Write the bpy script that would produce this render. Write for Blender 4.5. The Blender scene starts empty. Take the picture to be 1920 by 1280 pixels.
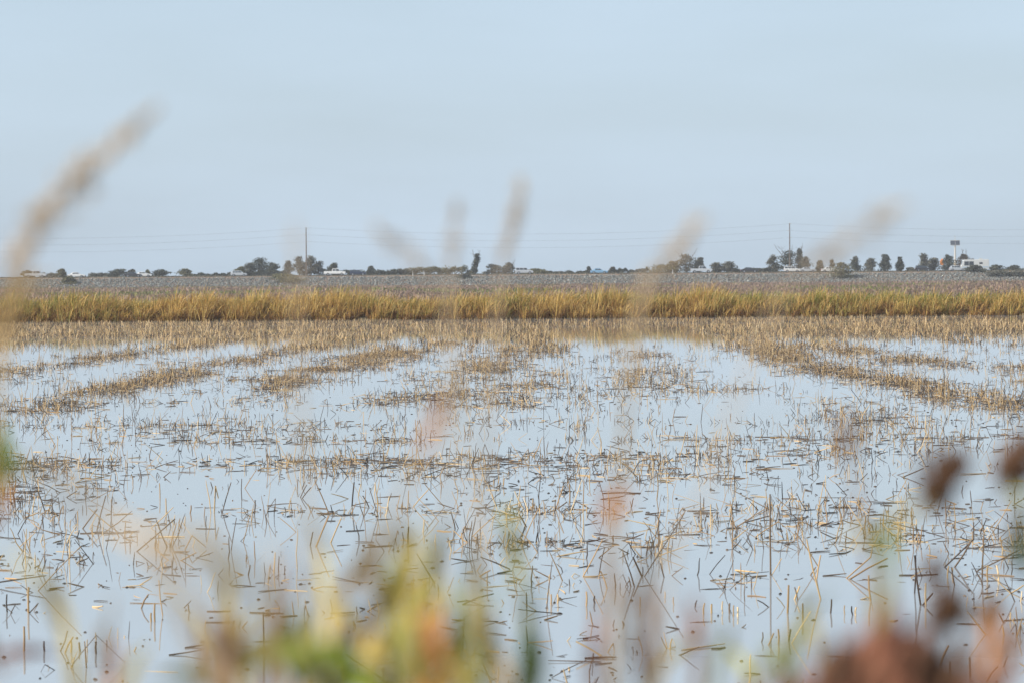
import bpy, math, random
import numpy as np
from mathutils import Vector, Matrix

random.seed(7)
rng = np.random.default_rng(11)
SC = bpy.context.scene
COL = SC.collection

# ------------------------------------------------------------------ camera
FPX = 5719.0            # focal length in photo pixels (1920 wide)
EYE = 3.2               # eye height above the water
HOR = 513.0             # horizon row at the centre column
PITCH = math.atan((640 - HOR) / FPX)
ROLL = math.atan(14 / 1920)
fwd = Vector((0, math.cos(PITCH), -math.sin(PITCH)))
r0 = Vector((1, 0, 0)); u0 = r0.cross(fwd)
rgt = r0 * math.cos(ROLL) - u0 * math.sin(ROLL)
upv = r0 * math.sin(ROLL) + u0 * math.cos(ROLL)
CAM = Vector((0, 0, EYE))
cd = bpy.data.cameras.new('camera'); cam = bpy.data.objects.new('camera', cd); COL.objects.link(cam)
m = Matrix((rgt, upv, -fwd)).transposed().to_4x4(); m.translation = CAM
cam.matrix_world = m
cd.sensor_width = 36; cd.lens = FPX / 1920 * 36
cd.clip_start = 0.05; cd.clip_end = 6000
cd.dof.use_dof = True; cd.dof.focus_distance = 58; cd.dof.aperture_fstop = 6.4; cd.dof.aperture_blades = 0
SC.camera = cam

# ------------------------------------------------------------------ sky, sun, exposure
SUN_EL, SUN_AZ = math.radians(31), math.radians(-112)     # azimuth from +Y, clockwise; behind and left of the camera
w = bpy.data.worlds.new('World'); SC.world = w; w.use_nodes = True
nt = w.node_tree; bg = nt.nodes['Background']
sky = nt.nodes.new('ShaderNodeTexSky'); sky.sky_type = 'NISHITA'; sky.sun_disc = False
sky.sun_elevation = SUN_EL; sky.sun_rotation = SUN_AZ
sky.air_density = 1.0; sky.dust_density = 2.0; sky.ozone_density = 2.0
veil = nt.nodes.new('ShaderNodeMix'); veil.data_type = 'RGBA'      # thin even high cloud
veil.inputs[0].default_value = 0.72
veil.inputs[7].default_value = (5.05, 6.25, 7.5, 1)
ctc = nt.nodes.new('ShaderNodeTexCoord'); cmp_ = nt.nodes.new('ShaderNodeMapping'); cmp_.inputs['Scale'].default_value = (5, 5, 26); cmp_.inputs['Rotation'].default_value = (0, .12, 0)
cn = nt.nodes.new('ShaderNodeTexNoise'); cn.inputs['Scale'].default_value = 1.0; cn.inputs['Detail'].default_value = 4; cn.inputs['Roughness'].default_value = .45
cr = nt.nodes.new('ShaderNodeMapRange'); cr.inputs[1].default_value = .3; cr.inputs[2].default_value = .7; cr.inputs[3].default_value = .64; cr.inputs[4].default_value = .82
nt.links.new(ctc.outputs['Generated'], cmp_.inputs[0]); nt.links.new(cmp_.outputs[0], cn.inputs['Vector']); nt.links.new(cn.outputs['Fac'], cr.inputs[0]); nt.links.new(cr.outputs[0], veil.inputs[0])
nt.links.new(sky.outputs[0], veil.inputs[6]); nt.links.new(veil.outputs[2], bg.inputs[0])
bg.inputs[1].default_value = 0.1
sd = bpy.data.lights.new('sun', 'SUN'); so = bpy.data.objects.new('sun', sd); COL.objects.link(so)
sd.energy = 4.4; sd.angle = math.radians(2.0); sd.color = (1, 0.9, 0.76)
sdir = Vector((math.sin(SUN_AZ) * math.cos(SUN_EL), math.cos(SUN_AZ) * math.cos(SUN_EL), math.sin(SUN_EL)))
so.rotation_euler = sdir.to_track_quat('Z', 'Y').to_euler(); so.location = (-40, -40, 60)
vs = SC.view_settings; vs.view_transform = 'Standard'; vs.look = 'None'; vs.exposure = 0.33; vs.gamma = 1
SC.cycles.max_bounces = 6; SC.cycles.transparent_max_bounces = 8; SC.cycles.volume_bounces = 0
SC.cycles.use_denoising = True

# ------------------------------------------------------------------ helpers
def ray(px, py): return fwd * FPX + rgt * (px - 960) + upv * (640 - py)
def P(px, py, Y):
    d = ray(px, py); return CAM + d * (Y / d.y)
def G(px, py, z=0.0):
    d = ray(px, py); return CAM + d * ((z - EYE) / d.z)

def mat(name, color=(.5, .5, .5), rough=.7, spec=.3, metal=0, attr=False, noise=None, trans=0.0, bump=None, coat=0):
    mt = bpy.data.materials.new(name); mt.use_nodes = True
    n = mt.node_tree; b = n.nodes['Principled BSDF']
    b.inputs['Roughness'].default_value = rough; b.inputs['Metallic'].default_value = metal
    b.inputs['Specular IOR Level'].default_value = spec; b.inputs['Coat Weight'].default_value = coat
    src = None
    if attr:
        a = n.nodes.new('ShaderNodeAttribute'); a.attribute_name = 'Col'; src = a.outputs['Color']
    if noise:
        sc_, lo, hi = noise
        t = n.nodes.new('ShaderNodeTexNoise'); t.inputs['Scale'].default_value = sc_; t.inputs['Detail'].default_value = 6
        tc = n.nodes.new('ShaderNodeTexCoord'); n.links.new(tc.outputs['Object'], t.inputs['Vector'])
        r = n.nodes.new('ShaderNodeValToRGB')
        r.color_ramp.elements[0].position = .35; r.color_ramp.elements[1].position = .65
        r.color_ramp.elements[0].color = (*lo, 1); r.color_ramp.elements[1].color = (*hi, 1)
        n.links.new(t.outputs['Fac'], r.inputs[0])
        if src is None: src = r.outputs[0]
        else:
            mx = n.nodes.new('ShaderNodeMix'); mx.data_type = 'RGBA'; mx.blend_type = 'MULTIPLY'; mx.inputs[0].default_value = 1
            n.links.new(src, mx.inputs[6]); n.links.new(r.outputs[0], mx.inputs[7]); src = mx.outputs[2]
    if src is not None: n.links.new(src, b.inputs['Base Color'])
    else: b.inputs['Base Color'].default_value = (*color, 1)
    if bump:
        t = n.nodes.new('ShaderNodeTexNoise'); t.inputs['Scale'].default_value = bump[0]
        tc = n.nodes.new('ShaderNodeTexCoord'); n.links.new(tc.outputs['Object'], t.inputs['Vector'])
        bp = n.nodes.new('ShaderNodeBump'); bp.inputs['Strength'].default_value = bump[1]; bp.inputs['Distance'].default_value = bump[2]
        n.links.new(t.outputs['Fac'], bp.inputs['Height']); n.links.new(bp.outputs[0], b.inputs['Normal'])
    if trans > 0:
        tr = n.nodes.new('ShaderNodeBsdfTranslucent'); ms = n.nodes.new('ShaderNodeMixShader'); ms.inputs[0].default_value = trans
        if src is not None: n.links.new(src, tr.inputs[0])
        else: tr.inputs[0].default_value = (*color, 1)
        n.links.new(b.outputs[0], ms.inputs[1]); n.links.new(tr.outputs[0], ms.inputs[2])
        n.links.new(ms.outputs[0], n.nodes['Material Output'].inputs[0])
    return mt

def tag(o, label=None, cat=None, group=None, kind=None):
    if label: o['label'] = label
    if cat: o['category'] = cat
    if group: o['group'] = group
    if kind: o['kind'] = kind
    return o
def link(name, me, mt, parent=None):
    o = bpy.data.objects.new(name, me); COL.objects.link(o)
    if mt and not me.materials: me.materials.append(mt)
    if parent is not None: o.parent = parent
    return o
def empty(name, loc=(0, 0, 0), rz=0):
    o = bpy.data.objects.new(name, None); COL.objects.link(o); o.location = loc; o.rotation_euler[2] = rz; o.empty_display_size = .1
    return o
def mesh_np(name, V, Q, C=None, smooth=False):
    """V (n,3); Q (m,k) faces of equal size; C (n,3) colours"""
    V = np.asarray(V, np.float32); Q = np.asarray(Q, np.int32); k = Q.shape[1]
    me = bpy.data.meshes.new(name)
    me.vertices.add(len(V)); me.vertices.foreach_set('co', V.ravel())
    me.loops.add(Q.size); me.loops.foreach_set('vertex_index', Q.ravel())
    me.polygons.add(len(Q)); me.polygons.foreach_set('loop_start', np.arange(0, Q.size, k, dtype=np.int32))
    if smooth: me.polygons.foreach_set('use_smooth', np.ones(len(Q), bool))
    me.update(calc_edges=True)
    if C is not None:
        a = me.color_attributes.new('Col', 'FLOAT_COLOR', 'POINT')
        c4 = np.ones((len(V), 4), np.float32); c4[:, :3] = C; a.data.foreach_set('color', c4.ravel())
    return me
def mesh_py(name, V, F, smooth=False):
    me = bpy.data.meshes.new(name); me.from_pydata([tuple(v) for v in V], [], F); me.update()
    if smooth:
        for p in me.polygons: p.use_smooth = True
    return me
def ribbons(pts, wid, side, col, tipcol=None):
    """pts (n,k,3) centre lines, wid (n,k), side (n,3) -> V,Q,C"""
    n, k, _ = pts.shape
    L = pts - side[:, None, :] * wid[:, :, None] / 2; R = pts + side[:, None, :] * wid[:, :, None] / 2
    V = np.stack([L, R], 2).reshape(-1, 3)
    base = (np.arange(n) * k * 2)[:, None] + (np.arange(k - 1) * 2)[None, :]
    Q = np.stack([base, base + 1, base + 3, base + 2], -1).reshape(-1, 4)
    C = np.repeat(col[:, None, :], k * 2, 1).reshape(-1, 3)
    return V, Q, C
def tubes(pts, rad, col, sides=3):
    n, k, _ = pts.shape
    d = pts[:, -1] - pts[:, 0]; d /= np.linalg.norm(d, axis=1, keepdims=True) + 1e-9
    ref = np.where(np.abs(d[:, 2:3]) > .9, np.array([[1., 0, 0]]), np.array([[0, 0, 1.]]))
    a = np.cross(d, ref); a /= np.linalg.norm(a, axis=1, keepdims=True) + 1e-9
    b = np.cross(d, a)
    ang = np.arange(sides) * 2 * np.pi / sides
    off = a[:, None, :] * np.cos(ang)[None, :, None] + b[:, None, :] * np.sin(ang)[None, :, None]
    V = (pts[:, :, None, :] + off[:, None, :, :] * rad[:, :, None, None]).reshape(-1, 3)
    i0 = (np.arange(n) * k * sides)[:, None, None] + (np.arange(k - 1) * sides)[None, :, None]
    s = np.arange(sides)[None, None, :]; s2 = (s + 1) % sides
    Q = np.stack([i0 + s, i0 + s2, i0 + sides + s2, i0 + sides + s], -1).reshape(-1, 4)
    C = np.repeat(col[:, None, :], k * sides, 1).reshape(-1, 3)
    return V, Q, C
def merge(parts):
    Vs, Qs, Cs, o = [], [], [], 0
    for V, Q, C in parts:
        Vs.append(V); Qs.append(Q + o); Cs.append(C); o += len(V)
    return np.concatenate(Vs), np.concatenate(Qs), np.concatenate(Cs)
def pick(cols, n, p=None, jit=.15):
    cols = np.array(cols, float); i = rng.choice(len(cols), n, p=p)
    c = cols[i] * (1 + jit * rng.standard_normal((n, 1))); return np.clip(c, .008, .9)
def vnoise(x, y, seed=0):
    """smooth value noise, unit cells"""
    xi = np.floor(x).astype(np.int64); yi = np.floor(y).astype(np.int64); fx = x - xi; fy = y - yi
    def h(a, b):
        v = np.sin(a * 127.1 + b * 311.7 + seed * 74.7) * 43758.5453; return v - np.floor(v)
    fx = fx * fx * (3 - 2 * fx); fy = fy * fy * (3 - 2 * fy)
    return (h(xi, yi) * (1 - fx) + h(xi + 1, yi) * fx) * (1 - fy) + (h(xi, yi + 1) * (1 - fx) + h(xi + 1, yi + 1) * fx) * fy

M = dict(
    mud=mat('mud', noise=(.6, (.10, .08, .06), (.17, .14, .10)), rough=.9),
    earth=mat('levee_earth', noise=(1.5, (.13, .10, .065), (.24, .19, .11)), rough=.95),
    field=mat('dry_field', noise=(.08, (.19, .135, .105), (.27, .20, .15)), rough=1, spec=0),
    plant=mat('dry_plant', attr=True, rough=.6, spec=.25, trans=.25),
    stalk=mat('straw_stalk', attr=True, rough=.5, spec=.3),
    leaf=mat('tree_leaf', attr=True, rough=.6, spec=.25, trans=.2),
    bark=mat('bark', noise=(3, (.07, .055, .045), (.14, .11, .09)), rough=.9),
    stone=mat('riprap_stone', attr=True, rough=.85),
    asphalt=mat('asphalt', noise=(2, (.045, .045, .048), (.065, .065, .066)), rough=1, spec=0),
    paint_line=mat('road_paint', (.75, .75, .72), .6),
    wood=mat('weathered_pole', noise=(2, (.10, .08, .07), (.17, .14, .12)), rough=.85),
    wire=mat('wire', (.10, .10, .11), .5, metal=.3),
    glass=mat('car_glass', (.03, .04, .05), .08, spec=.6),
    tyre=mat('tyre', (.02, .02, .02), .8), rim=mat('wheel_rim', (.45, .45, .46), .35, metal=.8),
    steel=mat('galvanised_steel', (.55, .54, .50), .5, metal=.3),
    signdark=mat('sign_face', (.10, .12, .16), .5), orange=mat('orange_sign', (.85, .30, .06), .5),
    post=mat('white_plastic', (.75, .75, .73), .5),
    lampred=mat('tail_lamp', (.4, .02, .02), .3), lampw=mat('head_lamp', (.8, .8, .78), .2),
)
# ------------------------------------------------------------------ ground, water, banks, road
def grid_mesh(name, xs, ys, zf):
    V = [(x, y, zf(x, y)) for y in ys for x in xs]; nx = len(xs)
    F = [(j * nx + i, j * nx + i + 1, (j + 1) * nx + i + 1, (j + 1) * nx + i) for j in range(len(ys) - 1) for i in range(nx - 1)]
    return mesh_py(name, V, F, True)
GX, GY0, GY1 = 700, -60, 1300
tag(link('ground', grid_mesh('ground', [-GX, GX], [GY0, GY1], lambda x, y: -.3), M['mud']), 'muddy ground beneath the flooded field', kind='structure')
# water: silty, mirror-calm, with the faintest swell
mw = bpy.data.materials.new('paddy_water'); mw.use_nodes = True
n = mw.node_tree; b = n.nodes['Principled BSDF']
b.inputs['Base Color'].default_value = (.34, .36, .375, 1); b.inputs['Roughness'].default_value = .025; b.inputs['IOR'].default_value = 1.65
tc = n.nodes.new('ShaderNodeTexCoord'); mp = n.nodes.new('ShaderNodeMapping'); mp.inputs['Scale'].default_value = (1.2, .35, 1)
tn = n.nodes.new('ShaderNodeTexNoise'); tn.inputs['Scale'].default_value = 1.0; tn.inputs['Detail'].default_value = 3
bp = n.nodes.new('ShaderNodeBump'); bp.inputs['Strength'].default_value = .05; bp.inputs['Distance'].default_value = .02
n.links.new(tc.outputs['Object'], mp.inputs[0]); n.links.new(mp.outputs[0], tn.inputs['Vector']); n.links.new(tn.outputs['Fac'], bp.inputs['Height']); n.links.new(bp.outputs[0], b.inputs['Normal'])
BANK = 215.0
tag(link('water', grid_mesh('water', [-300, 300], [4.5, BANK + 1.5], lambda x, y: 0), mw), 'calm shallow water flooding the harvested field', kind='structure')
LEV = 1.75
def near_z(x, y):
    t = min(max((y - 2.3) / 4.9, 0), 1); s = min(max((-5 - y) / 5, 0), 1)
    return LEV - 2.15 * t - 2.0 * s + (.04 * math.sin(x * 1.7 + y) if t < 1 else 0)
tag(link('near_levee', grid_mesh('near_levee', list(np.linspace(-60, 60, 61)), list(np.linspace(-10, 7.2, 36)), near_z), M['earth']), 'earth levee the foreground weeds grow on', kind='structure')
def bank_z(x, y):
    t = (y - BANK) / 7.0
    return -.35 + 1.0 * max(0, math.sin(math.pi * min(max(t, 0), 1))) ** .6
tag(link('far_bank', grid_mesh('far_bank', list(np.linspace(-300, 300, 121)), list(np.linspace(BANK - .3, BANK + 7, 12)), bank_z), M['earth']), 'low earth bank under the far grass', kind='structure')
tag(link('dry_field', grid_mesh('dry_field', list(np.linspace(-GX, GX, 41)), list(np.linspace(BANK + 6, GY1, 40)), lambda x, y: .08), M['field']), 'flat dry field between grass bank and road', kind='structure')
RZ, RY0, RY1 = 2.92, 815.0, 846.0
def emb_z(x, y):
    if y < RY0: return .0 + (RZ - .06) * min(max((y - 799) / 15.5, 0), 1)
    return (RZ - .06) * (1 - min(max((y - 915) / 25, 0), 1))
tag(link('road_embankment', grid_mesh('road_embankment', list(np.linspace(-500, 500, 101)), [798, 799, 803, 807, 811, 814.5, 847, 870, 890, 915, 925, 941], emb_z), M['field']), 'raised embankment carrying the highway', kind='structure')
tag(link('road', grid_mesh('road', [-500, 500], [RY0 + .5, RY1], lambda x, y: RZ), M['asphalt']), 'asphalt highway across the horizon', kind='structure')
for yy in (RY0 + 2, 829.0, 832.0, RY1 - 2):
    tag(link('road_line', grid_mesh('road_line', [-500, 500], [yy, yy + .15], lambda x, y: RZ + .006), M['paint_line']), 'painted white line along the highway', kind='structure')

# riprap stones on the embankment face (2-4 photo pixels each: one mass)
def stones(n):
    x = rng.uniform(-190, 190, n); t = rng.uniform(0, 1, n) ** .9; y = 799.2 + 13.6 * t; z = (RZ - .06) * (y - 799) / 15.5
    s = rng.gamma(5, .034, n)
    cube = np.array([[-1, -1, -1], [1, -1, -1], [1, 1, -1], [-1, 1, -1], [-1, -1, 1], [1, -1, 1], [1, 1, 1], [-1, 1, 1]], float) * .6
    Fq = np.array([[0, 3, 2, 1], [4, 5, 6, 7], [0, 1, 5, 4], [1, 2, 6, 5], [2, 3, 7, 6], [3, 0, 4, 7]])
    V = cube[None] * (1 + .35 * rng.uniform(-1, 1, (n, 8, 3))) * s[:, None, None]
    a = rng.uniform(0, 6.28, n); ca, sa = np.cos(a)[:, None], np.sin(a)[:, None]
    X = V[..., 0] * ca - V[..., 1] * sa; Y = V[..., 0] * sa + V[..., 1] * ca
    V = np.stack([X + x[:, None], Y + y[:, None], V[..., 2] * .8 + z[:, None] + .1], -1).reshape(-1, 3)
    Q = (Fq[None] + (np.arange(n) * 8)[:, None, None]).reshape(-1, 4)
    c = pick([(.175, .18, .17), (.22, .23, .22), (.12, .125, .115), (.30, .30, .285), (.19, .165, .13)], n, [.36, .24, .24, .04, .12])
    return V, Q, np.repeat(c, 8, 0)
tag(link('riprap_stones', mesh_np('riprap_stones', *stones(34000)), M['stone']), 'grey riprap stones covering the highway embankment slope', 'stones', kind='stuff')

# ------------------------------------------------------------------ grasses that read as masses
def blades(x, y, z, h, lean, wid, col, k=4, droop=.35):
    n = len(x); az = rng.uniform(0, 2 * np.pi, n)
    t = np.linspace(0, 1, k)[None, :]
    dx = (np.cos(az) * .25 + lean) * h; dy = np.sin(az) * .25 * h
    px = x[:, None] + dx[:, None] * t ** 1.8; py = y[:, None] + dy[:, None] * t ** 1.8
    pz = z[:, None] + h[:, None] * (t - droop * rng.uniform(.2, 1.2, (n, 1)) * t ** 3)
    pts = np.stack([px, py, pz], -1)
    W = wid[:, None] * np.array([1, .95, .7, .12] if k == 4 else np.linspace(1, .1, k))[None, :]
    sa = rng.uniform(-.9, .9, n); side = np.stack([np.cos(sa), np.sin(sa), np.zeros(n)], -1)
    return ribbons(pts, W, side, col)
def bank_grass():
    """tussocks: each a fan of arching blades over a skirt of brown dead leaves"""
    nc = 2700
    cx = rng.uniform(-48, 48, nc); v = rng.uniform(0, 1, nc) ** 1.15; cy = BANK + .1 + 5.6 * v
    ys = np.linspace(BANK - .3, BANK + 7, 60); zs = np.maximum([bank_z(0, a) for a in ys], -.05)
    per = 48; n = nc * per
    big = .6 * vnoise(cx * .5, cy * .4, 3) + .4 * vnoise(cx * .16, cy * .1, 5)
    ch = (.85 + 1.25 * big) * rng.uniform(.62, 1.3, nc) * np.where(v < .08, .8, 1)
    cg = np.clip(vnoise(cx * .3, cy * .35, 21) * 1.5 - .35 + rng.normal(0, .2, nc) - .12, 0, .75)      # how green the tussock is
    cd_ = np.clip(rng.uniform(.25, .7, nc) + .25 * (v < .3), 0, .9); cg = cg * np.where(v < .3, .45, .9)                                                             # how much of it is dead
    rep_ = lambda q: np.repeat(q, per)
    az = rng.uniform(0, 2 * np.pi, n); rad = .38 * np.sqrt(rng.uniform(0, 1, n))
    x = rep_(cx) + np.cos(az) * rad; y = rep_(cy) + np.sin(az) * rad * .8; z = np.interp(y, ys, zs)
    h = rep_(ch) * rng.uniform(.55, 1.1, n)
    dead = rng.uniform(0, 1, n) < rep_(cd_); h = np.where(dead, h * rng.uniform(.3, .75, n), h)
    gold = pick([(.58, .40, .125), (.50, .31, .095), (.38, .21, .075), (.66, .50, .20)], n, [.4, .28, .15, .17])
    green = pick([(.25, .25, .055), (.34, .31, .075), (.17, .18, .045)], n)
    col = np.where((rng.uniform(0, 1, n) < rep_(cg))[:, None], green, gold)
    col = np.where(dead[:, None], pick([(.25, .135, .055), (.15, .08, .035), (.36, .20, .08)], n), col)
    t = np.linspace(0, 1, 5)[None, :]; out = rng.uniform(.1, .8, n) * np.where(dead, 1.5, 1)
    wind = .12 * h
    px = x[:, None] + ((np.cos(az) * out * h) + wind)[:, None] * t ** 1.7; py = y[:, None] + (np.sin(az) * out * h * .8)[:, None] * t ** 1.7
    pz = z[:, None] + h[:, None] * (t - (out * .75)[:, None] * t ** 3)
    pz = np.maximum(pz, .01)
    W = rng.uniform(.018, .05, n)[:, None] * np.array([1, 1, .85, .55, .08])[None]
    sa = az + np.pi / 2 + rng.normal(0, .5, n); side = np.stack([np.cos(sa), np.sin(sa), np.zeros(n)], -1)
    return ribbons(np.stack([px, py, pz], -1), W, side, col)
tag(link('bank_grass', mesh_np('bank_grass', *bank_grass()), M['plant']), 'tall golden and olive grass along the far bank', 'grass', kind='stuff')
def weeds():
    n = 42000
    y = rng.uniform(260, 799, n); x = rng.uniform(-.2, .2, n) * y
    pt = vnoise(x * .06, y * .02, 4); h = rng.uniform(.3, .8, n) * (.5 + pt)
    col = pick([(.24, .17, .13), (.30, .21, .17), (.19, .14, .115), (.30, .25, .14)], n, [.35, .3, .2, .15])
    gp = vnoise(x * .035, y * .012, 8) > .66
    col = np.where((gp & (rng.uniform(0, 1, n) < .6))[:, None], pick([(.14, .16, .06), (.2, .21, .07)], n), col)
    return blades(x, y, np.full(n, .06), h, .1 * rng.standard_normal(n), rng.uniform(.12, .3, n), col)
def verge():
    n = 16000
    x = rng.uniform(-175, 175, n); y = rng.uniform(847.5, 880, n)
    h = rng.uniform(.25, .5, n) * (.7 + .9 * vnoise(x * .12, y * .05, 14))
    return blades(x, y, np.full(n, RZ - .1), h, .1 * rng.standard_normal(n), rng.uniform(.15, .4, n), pick([(.10, .095, .06), (.14, .12, .08), (.08, .08, .05)], n))
tag(link('verge_grass', mesh_np('verge_grass', *verge()), M['plant']), 'low scrubby grass along the far highway verge', 'grass', kind='stuff')
tag(link('field_weeds', mesh_np('field_weeds', *weeds()), M['plant']), 'low brown weeds on the field below the embankment', 'weeds', kind='stuff')
def levee_grass():
    n = 9000
    x = rng.uniform(-9, 9, n); y = rng.uniform(-3.5, 6.2, n); z = np.array([near_z(a, b_) for a, b_ in zip(x, y)]) - .02
    top = 3.2 - .15 * np.maximum(y, 0) - .35
    ok = (z > .03) & ((np.abs(x) > .5) | (y > .55))
    h = np.minimum(rng.uniform(.2, .75, n), np.maximum(top - z, .15))
    col = pick([(.42, .31, .12), (.24, .23, .06), (.30, .18, .08)], n, [.5, .3, .2])
    return blades(x[ok], y[ok], z[ok], h[ok], .15 * rng.standard_normal(ok.sum()), rng.uniform(.004, .009, ok.sum()), col[ok])
tag(link('levee_grass', mesh_np('levee_grass', *levee_grass()), M['plant']), 'short dry grass covering the near levee', 'grass', kind='stuff')

# ------------------------------------------------------------------ stubble in the water
ROWS = [  # harvest rows as photo-traced ground lines: (points px), half width m, strength
    ([(60, 772), (200, 735), (330, 702), (500, 664), (690, 632)], .75, 1.0),
    ([(-200, 745), (60, 690), (300, 655), (480, 630)], .8, .7),
    ([(380, 755), (500, 724), (620, 690), (740, 662), (860, 636)], .95, 1.0),
    ([(800, 760), (880, 715), (940, 680), (985, 650), (1010, 625)], 1.1, .75),
    ([(1010, 760), (960, 715), (970, 670), (1000, 640)], .9, .6),
    ([(1345, 612), (1400, 640), (1500, 678), (1620, 706), (1760, 735), (1900, 765)], .85, 1.0),
    ([(1480, 640), (1640, 668), (1800, 684), (2000, 700)], 1.0, .8),
    ([(1190, 755), (1230, 690), (1200, 660), (1160, 640)], .9, .3),
    ([(1310, 735), (1390, 728)], .5, .8),
    ([(1600, 620), (1760, 634), (1960, 646)], 1.6, .7),
]
def seg_dist(x, y, pts):
    dmin = np.full(len(x), 1e9)
    for (ax, ay), (bx, by) in zip(pts[:-1], pts[1:]):
        vx, vy = bx - ax, by - ay; t = np.clip(((x - ax) * vx + (y - ay) * vy) / (vx * vx + vy * vy), 0, 1)
        dmin = np.minimum(dmin, np.hypot(x - ax - t * vx, y - ay - t * vy))
    return dmin
ROWG = [([(G(*p).x, G(*p).y) for p in pts], hw, s) for pts, hw, s in ROWS]
def density(x, y):
    """stalks per square metre"""
    d = np.zeros(len(x))
    for pts, hw, s in ROWG:
        q = seg_dist(x, y, pts) / hw
        d = np.maximum(d, 62 * s * np.exp(-q ** 2 * .5) * np.clip(1.9 * vnoise(x * .9, y * .3, 31) - .25, .03, 1.4))
    far = np.clip((y - 112) / 50, 0, 1); patch = vnoise(x * .12, y * .045, 12)
    d = np.maximum(d, far * 22 * np.clip(patch * 3.0 - .9 + far * .75, .04, 1.5) * np.clip(vnoise(x * .05, y * .17, 52) * 2.4 - .35, .06, 1.25))
    edge = np.clip((y - 206) / 6, 0, 1); d *= 1 - .75 * edge                     # thinner strip of open water under the bank
    hole = ((x - 6.0) / 4.4) ** 2 + ((y - 153) / 27) ** 2 < 1                    # open pool mirroring the bank
    d = np.where(hole, d * .10, d)
    near = 1.1 + 15 * np.clip(vnoise(x * .4, y * .16, 40) * 2.2 - 1.05, 0, 1) + 60 * np.exp(-((y - 52.5 - .08 * x) / 1.6) ** 2) * vnoise(x * .5, y * .1, 2) ** 1.5 \
        + 40 * np.exp(-((y - 66) / 1.6) ** 2) * vnoise(x * .4, y * .1, 6) ** 2 + 24 * np.exp(-((y - 41) / 1.2) ** 2) * vnoise(x * .6, 0 * y, 7) ** 2
    near += 22 * np.exp(-((y - 36) / .8) ** 2) * vnoise(x * .7, 0 * y, 71) ** 2 + 14 * np.exp(-((y - 31.5) / .6) ** 2) * vnoise(x * .8, 0 * y, 72) ** 2 + 40 * np.exp(-((y - 58.5) / .9) ** 2) * vnoise(x * .5, 0 * y, 73) ** 2
    near *= np.clip((150 - y) / 60, .1, 1) * np.clip((y - 20) / 26, .35, 1)
    lane = vnoise(x * .22, y * .03, 17)
    near = np.where(y > 66, near * np.clip(lane * 2 - .45, .2, 1), near)
    return np.maximum(d, near)
STRAW = [(.50, .345, .17), (.40, .26, .125), (.60, .45, .26), (.28, .18, .095)]
WET = [(.075, .055, .042), (.13, .09, .06), (.045, .036, .03)]
def stalk_lines(x, y, far):
    """random stalks -> pts (n,4,3); mostly cut stalks leaning all ways, some broken and hanging to the water"""
    n = len(x)
    u_ = rng.uniform(0, 1, n); h = np.where(u_ < .5, rng.uniform(.02, .08, n), np.where(u_ < .86, rng.uniform(.07, .18, n), rng.uniform(.18, .4, n))) * np.where(far, 1.15, 1.0) * np.clip((228 - y) / 40, .45, 1)
    az = rng.uniform(0, 2 * np.pi, n); tilt = np.abs(rng.normal(0, .72, n)); tilt = np.where(rng.uniform(0, 1, n) < .12, rng.uniform(.9, 1.35, n), tilt)
    tilt = np.minimum(tilt, 1.4)
    d = np.stack([np.sin(tilt) * np.cos(az), np.sin(tilt) * np.sin(az), np.cos(tilt)], -1)
    b = np.stack([x, y, np.full(n, -.06)], -1)
    L = h + .06
    tip = b + d * L[:, None]
    mid = b + d * (L * .55)[:, None] + rng.normal(0, .035, (n, 3)) * L[:, None] * np.array([1, 1, .3])
    end = tip.copy()
    br = rng.uniform(0, 1, n) < .2                                             # broken: the end folds over
    a2 = az + rng.normal(0, .8, n); l2 = h * rng.uniform(.5, 1.1, n)
    fold = np.stack([np.cos(a2) * .75, np.sin(a2) * .75, -np.minimum(.7, tip[:, 2] / np.maximum(l2, .02))], -1)
    end = np.where(br[:, None], tip + fold * l2[:, None], tip + d * (.02 + h * .15)[:, None])
    return np.stack([b, mid, tip, end], 1)
def scatter(n_try, y0, y1, xs, keepfrac):
    """clump centres by density, each with a handful of stalks round it"""
    y = rng.uniform(y0, y1, n_try); x = rng.uniform(-1, 1, n_try) * (xs * y + 2.0)
    area = 2 * (xs * y + 2.0) * (y1 - y0)
    k = rng.uniform(0, 1, n_try) < density(x, y) * area / n_try * keepfrac / 4.2
    x, y = x[k], y[k]; m_ = np.clip(rng.gamma(1.5, 2.8, len(x)), 1, 16).astype(int)
    x = np.repeat(x, m_); y = np.repeat(y, m_); n = len(x)
    return x + rng.normal(0, .13, n), np.clip(y + rng.normal(0, .09, n), y0, y1), np.ones(n, bool)
def stubble_mass():
    parts = []
    for y0, y1, nt_, rs, kf in ((42, 75, 90000, 1.35, 1.0), (75, 128, 300000, 1.6, .95), (128, 214.2, 500000, 2.0, .75)):
        x, y, k = scatter(nt_, y0, y1, .2, kf); x, y = x[k], y[k]; n = len(x)
        far = y > 120
        pts = stalk_lines(x, y, far)
        rad = (rng.uniform(.003, .0068, n) * rs)[:, None] * np.array([1, .95, .8, .5])[None]
        h = pts[:, 2, 2]; wet = rng.uniform(0, 1, n) < np.where(h < .09, .8, np.where(h < .2, .45, .2)) * np.where(y > 128, .85, 1)
        col = np.where(wet[:, None], pick(WET, n), pick(STRAW, n, [.4, .25, .2, .15]))
        if y0 >= 128:
            sa = rng.normal(0, .5, n); parts.append(ribbons(pts[:, [0, 2, 3]], rad[:, [0, 2, 3]] * 2.2, np.stack([np.cos(sa), np.sin(sa), 0 * sa], -1), col))
        else: parts.append(tubes(pts[:, [0, 1, 3]] if y0 > 70 else pts, rad[:, [0, 1, 3]] if y0 > 70 else rad, col))
        print('stubble', y0, n)
    return merge(parts)
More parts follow.
